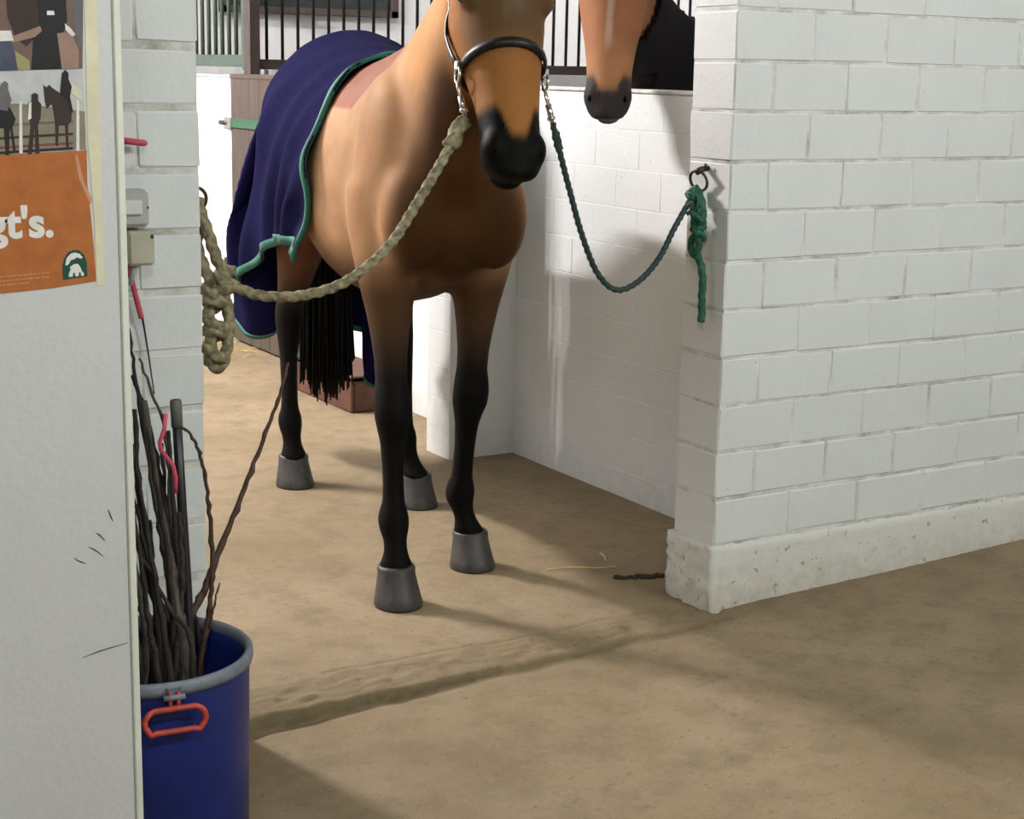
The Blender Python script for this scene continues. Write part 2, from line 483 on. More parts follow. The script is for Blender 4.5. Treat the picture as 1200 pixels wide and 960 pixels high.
# white boarded wall end in front of the bucket
PY = -0.80
pn = slab('wall_board', (-3.4, PY, -0.16), (-1.818, PY + 0.045, 2.72), M['board'], 'smooth white board wall carrying the poster', 0.002)
st = MB().box((-1.8185, PY - 0.004, -0.10), (-1.8065, PY + 0.049, 2.70), 0.002).build('corner_strip', M['strip'], pn)
for (x, z, l, a) in ((-1.87, 0.645, 0.030, -0.7), (-1.895, 0.632, 0.022, -0.6), (-1.86, 0.480, 0.075, 0.18), (-1.845, 0.700, 0.02, -1.2), (-1.862, 0.668, 0.02, -0.8)):
    d = Vector((math.cos(a), 0, math.sin(a))) * l / 2
    p = [Vector((x, PY - 0.0006, z)) + d * t + Vector((0, 0, 0.0012 * math.sin(t * 2.5 + x * 90))) for t in (-1, -0.3, 0.3, 1)]
    MB().tube(p, [0.0004, 0.0010, 0.0008, 0.0003], 5).build('scratch', M['iron'], pn)

# ------------------------------------------------------------------ lamps
def lamp(loc, ax, power, colr, i):
    lab = ['fluorescent lamp above the grooming bay', 'fluorescent lamp above the aisle', 'fluorescent lamp above the right end of the aisle', 'fluorescent lamp above the far stall'][i]
    t = empty('ceiling_lamp', loc, lab, 'lamp')
    L = Vector((1, 0, 0)) if ax == 'X' else Vector((0, 1, 0)); S = Vector((0, 1, 0)) if ax == 'X' else Vector((1, 0, 0))
    c = Vector(loc)
    h = L * 0.62 + S * 0.07
    MB().box(c - h + Vector((0, 0, 0.03)), c + h + Vector((0, 0, 0.10)), 0.005).build('casing', M['casing'], t)
    e = NT('tube_glow'); e.b.inputs['Emission Color'].default_value = (*colr, 1); e.b.inputs['Emission Strength'].default_value = 8.0
    MB().tube([c - L * 0.6 + Vector((0, 0, 0.012)), c + L * 0.6 + Vector((0, 0, 0.012))], 0.013, 12).build('fluorescent_tube', e.m, t, True)
    for k in (-0.45, -0.15, 0.15, 0.45):      # the glow along the tube
        ld = bpy.data.lights.new('tube_light', 'POINT'); ld.energy = power / 4; ld.color = colr; ld.shadow_soft_size = 0.05
        lo = bpy.data.objects.new('tube_light', ld); COL.objects.link(lo)
        lo.parent = t; lo.location = L * k + Vector((0, 0, -0.07))
for i, (a, b, c, d) in enumerate(LAMPS): lamp(a, b, c, d, i)

# ------------------------------------------------------------------ horses
TORSO = [  # s, centre z, half height, half width
    (-0.86, 1.13, 0.06, 0.06), (-0.82, 1.14, 0.17, 0.13), (-0.74, 1.155, 0.265, 0.20), (-0.62, 1.165, 0.315, 0.255), (-0.45, 1.165, 0.335, 0.275),
    (-0.22, 1.125, 0.335, 0.265), (0.02, 1.075, 0.345, 0.285), (0.22, 1.085, 0.350, 0.275), (0.40, 1.12, 0.345, 0.235),
    (0.54, 1.155, 0.335, 0.205), (0.65, 1.13, 0.28, 0.175), (0.72, 1.11, 0.22, 0.15), (0.77, 1.10, 0.14, 0.10)]
TS = np.array(TORSO)
def tors(s, i):
    """torso profile, slightly smoothed between the given sections"""
    return sum(np.interp(s + d, TS[:, 0], TS[:, i]) * w for d, w in ((-.06, .15), (-.03, .2), (0, .3), (.03, .2), (.06, .15))) if -0.70 < s < 0.70 else np.interp(s, TS[:, 0], TS[:, i])

def pw(x, keys):
    """piecewise linear"""
    for (a, va), (b, vb) in zip(keys[:-1], keys[1:]):
        if x <= b:
            k = max(0.0, (x - a) / (b - a)); return va + (vb - va) * k
    return keys[-1][1]

class Horse:
    def __init__(self, O, a, hooves, neck, head, voxel=0.009):
        self.O = Vector((O[0], O[1], 0)); self.a = Vector((a[0], a[1], 0)).normalized()
        self.r = Vector((self.a.y, -self.a.x, 0))           # to the horse's own right when a points forward (-Y like)
        self.hooves = hooves; self.fet = [(0, 0)] * 4; self.neck = neck; self.head = head; self.voxel = voxel
        self.Z = Vector((0, 0, 1))
    def H(self, s, t, z): return self.O + self.a * s + self.r * t + Vector((0, 0, z))
    def L(self, p):
        d = Vector(p) - self.O; return d.dot(self.a), d.dot(self.r), d.z
    # --- head frame
    HR = [(0.0, .062, .075), (0.05, .083, .095), (0.11, .098, .118), (0.17, .109, .132), (0.23, .109, .134), (0.29, .100, .124), (0.35, .088, .106),
          (0.41, .078, .088), (0.47, .071, .076), (0.52, .0705, .071), (0.56, .072, .068), (0.595, .066, .060), (0.62, .050, .044), (0.632, .030, .025)]
    def head_at(self, d, ang, off=0.0):
        """point on the head's skin; ang 0 = horse-right, 90 = front"""
        F0, u, n, sd = self.head
        w = float(np.interp(d, [q[0] for q in self.HR], [q[1] for q in self.HR])); h = float(np.interp(d, [q[0] for q in self.HR], [q[2] for q in self.HR]))
        c = F0 + u * d - n * h
        return c + sd * (math.cos(ang) * (w + off)) + n * (math.sin(ang) * (h + off)), (sd * math.cos(ang) / w + n * math.sin(ang) / h).normalized()
    def leg(self, mb, K, s0, z0, z1, hs, ht, t0, pw_, fet):
        R = []
        for z, w, d, o in K:
            k = min(1, max(0, (z0 - z) / (z0 - z1))) ** pw_
            q = max(0.0, min(1.0, (z - 0.09) / 0.10))          # the fetlock may stand off the hoof
            s = s0 + (hs - s0) * k + o + fet[0] * q * k; t = t0 + (ht - t0) * k + fet[1] * q * k
            R.append((self.H(s, t, z), self.r * w, self.a * d))
        mb.loft(R)
    def leg_front(self, mb, hs, ht, side, fet):
        K = [(1.10, 0.105, 0.15, 0.0), (1.00, 0.105, 0.150, 0.0), (0.90, 0.090, 0.120, 0.0), (0.82, 0.074, 0.096, 0.0), (0.76, 0.060, 0.080, 0.003), (0.70, 0.050, 0.068, 0.005), (0.64, 0.043, 0.058, 0.006), (0.585, 0.042, 0.054, 0.008),
             (0.550, 0.0475, 0.056, 0.013), (0.520, 0.0500, 0.058, 0.017), (0.485, 0.0485, 0.056, 0.014), (0.455, 0.0405, 0.049, 0.006), (0.42, 0.0325, 0.043, 0.0), (0.36, 0.0285, 0.039, -0.002), (0.30, 0.0280, 0.038, -0.004),
             (0.262, 0.0300, 0.040, -0.006), (0.238, 0.0385, 0.047, -0.010), (0.215, 0.0420, 0.050, -0.012), (0.192, 0.0390, 0.046, -0.010), (0.168, 0.0310, 0.036, -0.002), (0.142, 0.0310, 0.034, 0.004), (0.118, 0.038, 0.039, 0.004), (0.102, 0.0455, 0.046, 0.0), (0.08, 0.040, 0.040, 0.0)]
        self.leg(mb, K, 0.50, 1.0, 0.08, hs - 0.012, ht, side * 0.135, 1.0, fet)
    def leg_hind(self, mb, hs, ht, side, fet):
        K = [(1.25, 0.13, 0.22, 0.04), (1.10, 0.130, 0.225, 0.05), (0.98, 0.115, 0.195, 0.065), (0.88, 0.096, 0.150, 0.06), (0.78, 0.073, 0.105, 0.02), (0.70, 0.058, 0.080, -0.025), (0.64, 0.048, 0.068, -0.06),
             (0.59, 0.049, 0.070, -0.085), (0.55, 0.047, 0.063, -0.082), (0.50, 0.039, 0.053, -0.070), (0.44, 0.030, 0.045, -0.060), (0.36, 0.0275, 0.041, -0.052), (0.29, 0.0275, 0.040, -0.045), (0.255, 0.030, 0.042, -0.042), (0.232, 0.0385, 0.048, -0.042),
             (0.210, 0.0410, 0.050, -0.040), (0.188, 0.038, 0.046, -0.034), (0.165, 0.0315, 0.037, -0.024), (0.14, 0.0315, 0.035, -0.014), (0.118, 0.038, 0.039, -0.006), (0.102, 0.0445, 0.045, -0.002), (0.08, 0.039, 0.039, 0.0)]
        self.leg(mb, K, -0.56, 1.2, 0.45, hs, ht, side * 0.14, 1.1, fet)
    def body(self):
        mb = MB()
        S = []
        for s in np.linspace(-0.86, 0.77, 43):
            c, h, w = (float(tors(s, i)) for i in (1, 2, 3))
            S.append((self.H(s, 0, c), self.r * w, self.Z * h))
        mb.loft(S)
        nk = self.neck
        for i in range(len(nk) - 1):      # neck as overlapping lofts of the given rings, resampled
            pass
        C_ = spline([q[0] for q in nk], 6); A_ = spline([q[1] * q[2] for q in nk], 6); B_ = spline([q[3] * q[4] for q in nk], 6)
        mb.loft(list(zip(C_, A_, B_)))
        F0, u, n, sd = self.head
        mb.loft([(F0 + u * d - n * h, sd * w, n * h) for d, w, h in self.HR])
        for sg in (1, -1):
            mb.ball(F0 + u * 0.20 - n * 0.175 + sd * sg * 0.055, sd * 0.05, n * 0.105, u * 0.12)        # cheek
            mb.ball(F0 + u * 0.555 - n * 0.045 + sd * sg * 0.043, sd * 0.034, n * 0.042, u * 0.045)      # nostril wing
            mb.ball(F0 + u * 0.175 - n * 0.06 + sd * sg * 0.086, sd * 0.030, n * 0.042, u * 0.042)       # brow
        mb.ball(F0 + u * 0.585 - n * 0.105, sd * 0.047, n * 0.036, u * 0.046)                            # chin
        for sg in (1, -1):
            H = self.H
            mb.ball(H(0.52, sg * 0.130, 1.12), self.r * 0.095, self.a * 0.18, self.Z * 0.27)             # shoulder
            mb.ball(H(0.675, sg * 0.112, 1.03), self.r * 0.086, self.a * 0.105, self.Z * 0.15)             # breast
            mb.ball(H(0.50 + 0.35 * (self.hooves[0 if sg > 0 else 1][0] - 0.5), sg * 0.122, 0.93), self.r * 0.080, self.a * 0.105, self.Z * 0.13)
            mb.ball(H(-0.52, sg * 0.16, 1.13), self.r * 0.105, self.a * 0.26, self.Z * 0.28)             # haunch
        for i, (hs, ht) in enumerate(self.hooves):
            sg = 1 if i % 2 == 0 else -1
            (self.leg_front if i < 2 else self.leg_hind)(mb, hs, ht, sg, self.fet[i])
        me = mb.mesh('tmp'); o = bpy.data.objects.new('tmp', me); COL.objects.link(o)
        m1 = o.modifiers.new('r', 'REMESH'); m1.mode = 'VOXEL'; m1.voxel_size = self.voxel; m1.use_smooth_shade = True
        m2 = o.modifiers.new('s', 'SMOOTH'); m2.factor = 0.5; m2.iterations = 2
        dg = bpy.context.evaluated_depsgraph_get(); dg.update()
        out = bpy.data.meshes.new_from_object(o.evaluated_get(dg))
        bpy.data.objects.remove(o)
        # relax trunk and neck so the muscles flow into each other; legs and face keep their form
        n = len(out.vertices); co = np.empty(n * 3); out.vertices.foreach_get('co', co); co = co.reshape(-1, 3)
        ed = np.empty(len(out.edges) * 2, dtype=np.int64); out.edges.foreach_get('vertices', ed); ed = ed.reshape(-1, 2)
        deg = np.bincount(ed.ravel(), minlength=n)[:, None]
        F0, u, nn, sd = self.head
        hd = (co - np.array(F0)) @ np.array(u); hn = (co - np.array(F0)) @ np.array(nn)
        headw = np.clip((hn + 0.34) / 0.10, 0, 1) * np.clip((hd + 0.02) / 0.06, 0, 1) * (np.linalg.norm(co - np.array(F0 + u * 0.3), axis=1) < 0.48)
        w = (np.clip((co[:, 2] - 0.70) / 0.16, 0, 1) * (1 - headw))[:, None] * 0.42
        for _ in range(int(24 * (0.009 / self.voxel) ** 2) + 4):
            acc = np.stack([np.bincount(ed[:, 0], co[ed[:, 1], k], n) + np.bincount(ed[:, 1], co[ed[:, 0], k], n) for k in range(3)], 1) / deg
            co = co + (acc - co) * w
        out.vertices.foreach_set('co', co.ravel()); out.update()
        return out
    def paint(self, me, fn):
        n = len(me.vertices); co = np.empty(n * 3); me.vertices.foreach_get('co', co); co = co.reshape(-1, 3)
        col = np.ones((n, 4))
        F0, u, nn, sd = self.head
        d = co - np.array(self.O)
        s = d @ np.array(self.a); t = d @ np.array(self.r); z = co[:, 2]
        hd = (co - np.array(F0)) @ np.array(u); hn = (co - np.array(F0)) @ np.array(nn); hs = (co - np.array(F0)) @ np.array(sd)
        col[:, :3] = fn(s, t, z, hd, hn, hs)
        at = me.attributes.new('coat', 'FLOAT_COLOR', 'POINT'); at.data.foreach_set('color', col.ravel())

def sm(x, a, b):
    k = np.clip((x - a) / (b - a), 0, 1); return k * k * (3 - 2 * k)
def lerp(c, d, k): return c * (1 - k[:, None]) + np.array(d) * k[:, None]

def bay_coat(s, t, z, hd, hn, hs):
    n = len(s); c = np.tile(np.array((0.42, 0.245, 0.135)), (n, 1))
    at = np.abs(t)
    c = lerp(c, (0.34, 0.185, 0.092), sm(s, 0.36, 0.52) * sm(z, 0.75, 0.95) * 0.8)                # shoulder
    c = lerp(c, (0.46, 0.235, 0.095), sm(s, 0.48, 0.6) * sm(z, 1.28, 1.42))                       # neck
    c = lerp(c, (0.052, 0.022, 0.0075), sm(s - 0.25 * (z - 1.1) + 0.45 * (0.20 - at), 0.68, 0.82) * sm(-z, -1.52, -1.36))   # brown breast, its colour deepened with shade from the weak front light
    c = lerp(c, (0.075, 0.033, 0.012), sm(s - 0.52 * (z - 1.2), 0.76, 0.86) * sm(z, 1.05, 1.2))          # throat: shade on the unlit front of the neck, painted into the coat
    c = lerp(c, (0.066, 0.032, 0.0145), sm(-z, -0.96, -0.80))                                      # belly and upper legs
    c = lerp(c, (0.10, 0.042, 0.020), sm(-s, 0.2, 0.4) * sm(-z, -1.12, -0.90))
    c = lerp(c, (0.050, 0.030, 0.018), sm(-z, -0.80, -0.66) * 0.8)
    c = lerp(c, (0.0045, 0.0040, 0.0038), sm(-z, -0.74, -0.56))                                   # black points
    sad = sm(z - 1.283, 0.0, 0.010) * sm(0.40 + 1.15 * (z - 1.287) - s, 0.0, 0.015) * sm(0.53 - s, 0, 0.02)
    c = lerp(c, (0.250, 0.098, 0.064), sad)                                                      # unclipped saddle patch
    # head
    inh = sm(hd, 0.0, 0.08) * (np.abs(hs) < 0.16) * sm(hn + 0.5 * np.maximum(0, 0.22 - hd), -0.29, -0.235) * sm(s, 0.80, 0.88) * sm(z, 1.09, 1.11)
    c = lerp(c, (0.295, 0.122, 0.034), inh)
    c = lerp(c, (0.075, 0.050, 0.024), inh * sm(-hd, -0.37, -0.27) * sm(hn, -0.13, -0.03) * 0.85)
    c = lerp(c, (0.15, 0.13, 0.10), inh * sm(-np.abs(hs), -0.035, -0.015) * sm(-hd, -0.27, -0.15) * sm(hn, -0.06, -0.02) * 0.8)
    c = lerp(c, (0.42, 0.22, 0.085), inh * sm(hd, 0.40, 0.48) * sm(np.abs(hs), 0.03, 0.06) * 0.6)
    edge = 0.532 - 0.075 * sm(np.abs(hs), 0.012, 0.05)
    c = lerp(c, (0.0045, 0.004, 0.004), inh * sm(hd - edge, -0.015, 0.022) * sm(hn, -0.155, -0.10))
    return c
def chestnut_coat(s, t, z, hd, hn, hs):
    n = len(s); c = np.tile(np.array((0.020, 0.014, 0.012)), (n, 1))
    inh = sm(hd, -0.02, 0.05) * (np.abs(hs) < 0.15) * (hn > -0.30) * (hn < 0.1)
    c = lerp(c, (0.27, 0.115, 0.055), inh)
    c = lerp(c, (0.34, 0.165, 0.075), inh * sm(hd, 0.36, 0.46))
    c = lerp(c, (0.50, 0.40, 0.34), inh * sm(-np.abs(hs - 0.002), -0.013, -0.006) * sm(-hd, -0.44, -0.38) * sm(hn, -0.05, -0.02) * 0.5)
    edge = 0.540 - 0.05 * sm(np.abs(hs), 0.02, 0.05)
    c = lerp(c, (0.035, 0.030, 0.030), inh * sm(hd - edge, -0.012, 0.02))
    return c

def hoof_mesh(h, hs, ht):
    mb = MB(); H = h.H
    prof = [(0.0, .064, .070, .014), (0.007, .0655, .072, .014), (0.03, .0605, .066, .007), (0.06, .0545, .058, -.003), (0.082, .0505, .052, -.009), (0.096, .0515, .052, -.012), (0.102, .0490, .049, -.013), (0.104, .0440, .044, -.013)]
    mb.loft([(H(hs + o, ht, z), h.r * w, h.a * d) for z, w, d, o in prof])
    return mb

def finish_horse(h, name, label, fn, hair=True):
    root = empty(name, h.H(0, 0, 0), label, 'horse')
    me = h.body(); h.paint(me, fn)
    link('body', me, M['coat'], root, True)
    for hs, ht in h.hooves: hoof_mesh(h, hs, ht).build('hoof', M['hoof'], root, True)
    F0, u, n, sd = h.head
    for sg in (1, -1):
        MB().ball(F0 + u * 0.185 - n * 0.062 + sd * sg * 0.100, sd * 0.018, n * 0.019, u * 0.017).build('eye', M['eye'], root, True)
        c = F0 + u * 0.560 - n * 0.018 + sd * sg * 0.047
        MB().ball(c, sd * 0.012, n * 0.010, u * 0.021 + sd * sg * 0.006).build('nostril', M['matte_black'], root, True)
        e = F0 - n * 0.09 + sd * sg * 0.055 + u * 0.02
        R = []
        for k, w, d in ((0, .030, .022), (.3, .036, .024), (.6, .030, .018), (.85, .016, .010), (1, .004, .003)):
            R.append((e - u * 0.155 * k + sd * sg * 0.022 * k + n * 0.02 * k, sd * w, n * d))
        em = MB().loft(R).mesh('ear'); h.paint(em, lambda s, t, z, a, b, c_: np.tile(np.array((0.13, 0.06, 0.025)), (len(s), 1)))
        link('ear', em, M['coat'], root, True)
    # mouth line
    q = [h.head_at(0.605 - 0.07 * k, math.pi + 0.35 - 0.0 * k, 0.0)[0] for k in (0, 0.5, 1)]
    # forelock, mane and tail as locks of hair
    hr = random.Random(3)
    mb = MB()
    for i in range(26):
        st_ = F0 - n * 0.07 + sd * hr.uniform(-0.035, 0.035) - u * 0.03
        L_ = hr.uniform(0.08, 0.17)
        p = spline([st_, st_ + n * 0.085 + u * 0.02, st_ + n * 0.085 + u * L_ + sd * hr.uniform(-0.03, 0.03)], 4)
        mb.tube(p, [0.005 * (1 - 0.8 * i_ / (len(p) - 1)) for i_ in range(len(p))], 5)
    mb.build('forelock', M['hair'], root, True)
    mb = MB(); nk = h.neck
    Cc = spline([q[0] - q[3] * q[4] * 0.96 for q in nk], 8); Sd = spline([q[1] for q in nk], 8); Wd = [v.length for v in spline([q[1] * q[2] for q in nk], 8)]; Bk = spline([q[3] for q in nk], 8)
    for i in range(8, len(Cc)):
        for k in range(3):
            st_ = Cc[i] + Vector([hr.uniform(-0.01, 0.01) for _ in range(3)])
            sdv = -Sd[i].normalized()
            p = spline([st_, st_ - Bk[i] * 0.012 + sdv * 0.03, st_ + Bk[i] * 0.06 + sdv * (Wd[i] * 0.85), st_ + Bk[i] * 0.10 + sdv * (Wd[i] + 0.012) - Vector((0, 0, hr.uniform(0.03, 0.08)))], 3)
            mb.tube(p, [0.006 * (1 - 0.75 * j / (len(p) - 1)) for j in range(len(p))], 5)
    mb.build('mane', M['hair'], root, True)
    mb = MB()
    for i in range(240):
        a_, r_ = hr.uniform(0, 2 * math.pi), math.sqrt(hr.random())
        t0, s0 = math.cos(a_) * r_, math.sin(a_) * r_
        zb = hr.uniform(0.19, 0.31) + 0.08 * r_
        p = spline([h.H(-0.80 + 0.012 * s0, 0.018 * t0, 1.33), h.H(-0.90 + 0.03 * s0, 0.030 * t0, 1.24), h.H(-0.93 + 0.05 * s0, 0.05 * t0, 1.0),
                    h.H(-0.92 + 0.075 * s0, 0.088 * t0, 0.70), h.H(-0.91 + 0.07 * s0 + hr.uniform(-.01, .01), 0.095 * t0 + hr.uniform(-.015, .015), zb)], 4)
        m_ = len(p); mb.tube(p, [0.0105 * (1 - 0.75 * (j / (m_ - 1)) ** 2) for j in range(m_)], 5)
    mb.build('tail', M['hair'], root, True)
    return root, me

# --- the bay horse standing tied in the opening
V = Vector
A1 = V((-0.219, -0.976, 0)).normalized(); R1 = V((A1.y, -A1.x, 0))
def mk_neck1(O):
    H = lambda s, t, z: V((O[0], O[1], 0)) + A1 * s + R1 * t + V((0, 0, z))
    out = []
    for s, t, z, w, d, ang in ((0.46, 0, 1.14, .165, .320, 40), (0.585, 0, 1.265, .140, .275, 46), (0.705, -.004, 1.40, .112, .220, 48), (0.82, -.012, 1.525, .089, .172, 47), (0.91, -.022, 1.635, .076, .135, 42), (0.96, -.03, 1.69, .070, .105, 35)):
        an = math.radians(ang)
        back = (A1 * math.sin(an) - V((0, 0, 1)) * math.cos(an)) # towards throat
        out.append((H(s, t, z), R1, w, back, d))
    return out
O1 = (-0.40, 1.10)
H1 = lambda s, t, z: V((O1[0], O1[1], 0)) + A1 * s + R1 * t + V((0, 0, z))
u1 = (A1 * 0.392 + V((0, 0, -0.917)) + R1 * 0.075).normalized()
n1 = (A1 * 0.92 + V((0, 0, 0.39))); n1 = (n1 - u1 * n1.dot(u1)).normalized()
sd1 = n1.cross(u1).normalized()
if sd1.dot(R1) < 0: sd1 = -sd1
F01 = H1(1.0, -0.035, 1.748)
horse1 = Horse(O1, A1, [(0.70, 0.15), (0.43, -0.138), (-0.606, 0.177), (-0.251, -0.159)], mk_neck1(O1), (F01, u1, n1, sd1))
horse1.fet = [(0.0, 0.0), (-0.012, 0.034), (0, 0.005), (-0.01, 0.030)]
root1, body1 = finish_horse(horse1, 'horse', 'clipped bay horse tied in the opening with a navy rug on its back', bay_coat)

# --- the horse looking over the stall wall
O2 = V((1.44, 1.36, 0)); A2 = V((-1, -0.06, 0)).normalized(); R2 = V((A2.y, -A2.x, 0))
f2 = V((-0.60, -0.80, 0)).normalized()
u2 = (f2 * 0.25 + V((0, 0, -0.968))).normalized(); n2 = (f2 * 0.968 + V((0, 0, 0.25))).normalized()
sd2 = n2.cross(u2).normalized()
if sd2.dot(V((-1, 0.7, 0))) < 0: sd2 = -sd2
F02 = V((0.250, 0.925, 1.292)) - u2 * 0.60
s2 = V((0, 1, 0))
nk2 = [(V((0.98, 1.34, 1.15)), s2, .165, V((-0.64, 0, -0.77)), .30), (V((0.84, 1.33, 1.27)), s2, .135, V((-0.72, 0, -0.70)), .225), (V((0.725, 1.30, 1.445)), V((-.15, 1, 0)).normalized(), .105, V((-0.78, -.1, -0.62)), .165),
       (V((0.60, 1.26, 1.55)), V((-.35, .93, 0)), .09, V((-0.72, -.25, -0.60)), .145), (V((0.52, 1.215, 1.70)), V((-.6, .8, 0)), .078, V((-0.62, -.42, -0.62)), .128), (V((0.46, 1.17, 1.80)), V((-.75, .65, 0)), .07, V((-0.55, -.6, -0.5)), .105)]
horse2 = Horse(O2, A2, [(0.55, 0.14), (0.50, -0.14), (-0.55, 0.16), (-0.50, -0.16)], nk2, (F02, u2, n2, sd2), 0.014)
root2, body2 = finish_horse(horse2, 'horse', 'brown horse with a faint blaze putting its head over the stall wall', chestnut_coat)

# black rug with neck cover on the second horse: a shell over its body and neck
def shell_rug():
    bm = bmesh.new(); bm.from_mesh(body2); bm.normal_update()
    kill = []
    for v in bm.verts:
        s, t, z = horse2.L(v.co)
        hd = (v.co - F02).dot(u2); hn = (v.co - F02).dot(n2)
        head = hn > -0.30 and v.co.x < 0.62
        if z < 0.80 or head or (v.co.x < 0.625 and z < 1.40) or (s > 0.40 and z < 0.95): kill.append(v)
    for v in bm.verts: v.co += v.normal * 0.014
    bmesh.ops.delete(bm, geom=kill, context='VERTS')
    me = bpy.data.meshes.new('neck_rug'); bm.to_mesh(me); bm.free()
    me.attributes.remove(me.attributes['coat'])
    o = link('neck_rug', me, simple('black_rug', (0.010, 0.009, 0.010), 0.9, spec=0.15), None, True)
    so = o.modifiers.new('t', 'SOLIDIFY'); so.thickness = 0.006; so.offset = 1
    return tag(o, 'black rug covering the neck and back of the horse in the stall', 'rug')
shell_rug()

# ------------------------------------------------------------------ navy rug on the bay horse (draped cloth, relaxed over the back)
def drape():
    nu, nv = 70, 62
    tv = np.linspace(0.64, -0.82, nv)           # across; horse-right first
    front = 0.13 + 0.40 * tv                    # front edge runs forward on the right side
    rear = np.interp(-tv, [-0.64, -0.45, -0.30, -0.12, 0.10, 0.82], [-0.93, -1.10, -1.36, -1.66, -1.50, -1.15])
    Q = np.linspace(0, 1, nu)[:, None]
    X = front[None, :] * (1 - Q) + rear[None, :] * Q; Y = np.repeat(tv[None, :], nu, 0)
    S, T = X, Y; FL = np.stack([X, Y], -1)
    P = np.zeros((nu, nv, 3))
    th = np.linspace(0, math.pi / 2, 40)
    for i in range(nu):
        for j in range(nv):
            x, y = X[i, j], Y[i, j]
            sx = max(x, -0.84)
            c, h, w = (float(np.interp(sx, TS[:, 0], TS[:, q])) for q in (1, 2, 3)); h += 0.008; w += 0.010
            if sx < -0.6: w = max(w, 0.20); h = max(h, 0.24)
            arc = np.concatenate([[0], np.cumsum(np.hypot(np.diff(w * np.sin(th)), np.diff(h * np.cos(th))))])
            ay = abs(y)
            if ay < arc[-1]:
                q = float(np.interp(ay, arc, th)); t_, z_ = w * math.sin(q), c + h * math.cos(q)
            else: t_, z_ = w, c - (ay - arc[-1])
            if x < -0.84:
                dr_ = -0.84 - x; z_ -= max(0, dr_ - 0.06); sx = -0.84 - min(dr_, 0.10) - 0.02 * dr_
            P[i, j] = (sx, math.copysign(t_, y), z_)
    rs = np.random.RandomState(4)
    P[..., 2] += rs.rand(nu, nv) * 0.004
    P0 = P.copy(); pin = (np.abs(Y) < 0.20) & (X > -0.78)
    Pp = P.copy()
    C = []
    sl = slice
    def con(a, b, k): C.append((a, b, np.linalg.norm(FL[a] - FL[b], axis=-1, keepdims=True), k))
    for par in (0, 1):
        con((sl(par, nu - 1, 2), sl(None)), (sl(par + 1, nu, 2), sl(None)), 1.0)
        con((sl(None), sl(par, nv - 1, 2)), (sl(None), sl(par + 1, nv, 2)), 1.0)
    for par in (0, 1):
        con((sl(par, nu - 1, 2), sl(0, nv - 1)), (sl(par + 1, nu, 2), sl(1, nv)), 0.25)
        con((sl(par, nu - 1, 2), sl(1, nv)), (sl(par + 1, nu, 2), sl(0, nv - 1)), 0.25)
    def pair(n_, par):       # indices i with i % 4 == par and i + 2 < n_, and their partners
        i = np.arange(par, n_ - 2, 4); return i, i + 2
    for par in range(4):
        i, j = pair(nu, par); con((i, sl(None)), (j, sl(None)), 0.10)
        i, j = pair(nv, par); con((sl(None), i), (sl(None), j), 0.10)
    tsS, tsC, tsH, tsW = TS[:, 0], TS[:, 1], TS[:, 2] + 0.008, TS[:, 3] + 0.010
    tsS2 = tsS.copy(); tsS2[0] = -0.895
    def collide(P):
        s = P[..., 0]
        c = np.interp(s, tsS2, tsC); h = np.interp(s, tsS2, tsH, left=1e-3, right=1e-3); w = np.interp(s, tsS2, tsW, left=1e-3, right=1e-3)
        # haunches are wider
        w = w + 0.012 * np.exp(-((s + 0.52) / 0.2) ** 2)
        ins = (s > -0.90) & (s < 0.8)
        t, z = P[..., 1], P[..., 2] - c
        g = np.sqrt((t / w) ** 2 + (z / h) ** 2) + 1e-9
        m = ins & (g < 1)
        k = np.where(m, 1.0 / g, 1.0)
        k = np.minimum(k, 1.5)
        P[..., 1] = t * k; P[..., 2] = z * k + c
        # upper hind legs keep the hanging sides out
        for sg in (1, -1):
            zz = P[..., 2]
            cx = -0.52; ax_ = 0.20 * np.clip((zz - 0.45) / 0.55, 0.25, 1.2); ct = sg * 0.16; aw = 0.105 * np.clip((zz - 0.35) / 0.55, 0.45, 1.15)
            dx = (P[..., 0] - cx) / ax_; dt = (P[..., 1] - ct) / aw
            gg = np.sqrt(dx ** 2 + dt ** 2) + 1e-9
            mm = (gg < 1) & (zz < 1.1)
            push = np.where(mm, (1 - gg) * aw, 0)
            P[..., 1] += sg * push
        # the rear drop hangs behind the tail
        rear = (P[..., 2] < 1.15) & (np.abs(P[..., 1]) < 0.24) & (P[..., 0] < -0.62)
        lim = -0.90 - 0.10 * np.exp(-(P[..., 1] / 0.12) ** 2)
        P[..., 0] = np.where(rear, np.minimum(P[..., 0], lim), P[..., 0])
        return m
    dt = 0.016
    for it in range(200):
        vel = (P - Pp) * 0.975
        Pp = P.copy()
        P = P + vel; P[..., 2] -= 9.8 * dt * dt
        for _ in range(9):
            for a, b, rest, k in C:
                d = P[b] - P[a]; ln = np.linalg.norm(d, axis=-1, keepdims=True) + 1e-9
                cc = 0.5 * k * (ln - rest) / ln * d
                P[a] += cc; P[b] -= cc
        m = collide(P)
        # friction on the back
        P[m] = Pp[m] * 0.93 + P[m] * 0.07; P[pin] = P0[pin]
        collide(P)
        P[..., 2] = np.maximum(P[..., 2], 0.03)
    # soft folds running down from the back
    T_ = np.abs(Y)
    phi = np.clip(T_ / 0.5, 0, 1) * math.pi / 2
    dirv = np.stack([np.where(S < -0.9, -0.8, 0.0), np.sign(Y) * np.sin(phi), np.cos(phi)], -1)
    ph = np.array([[mnoise.noise((X[i, j] * 2.2, Y[i, j] * 1.6, 4.0)) for j in range(nv)] for i in range(nu)])
    fold = 0.5 + 0.5 * np.sin(2 * math.pi * (S + 0.55 * T) / 0.24 + 4.0 * ph)
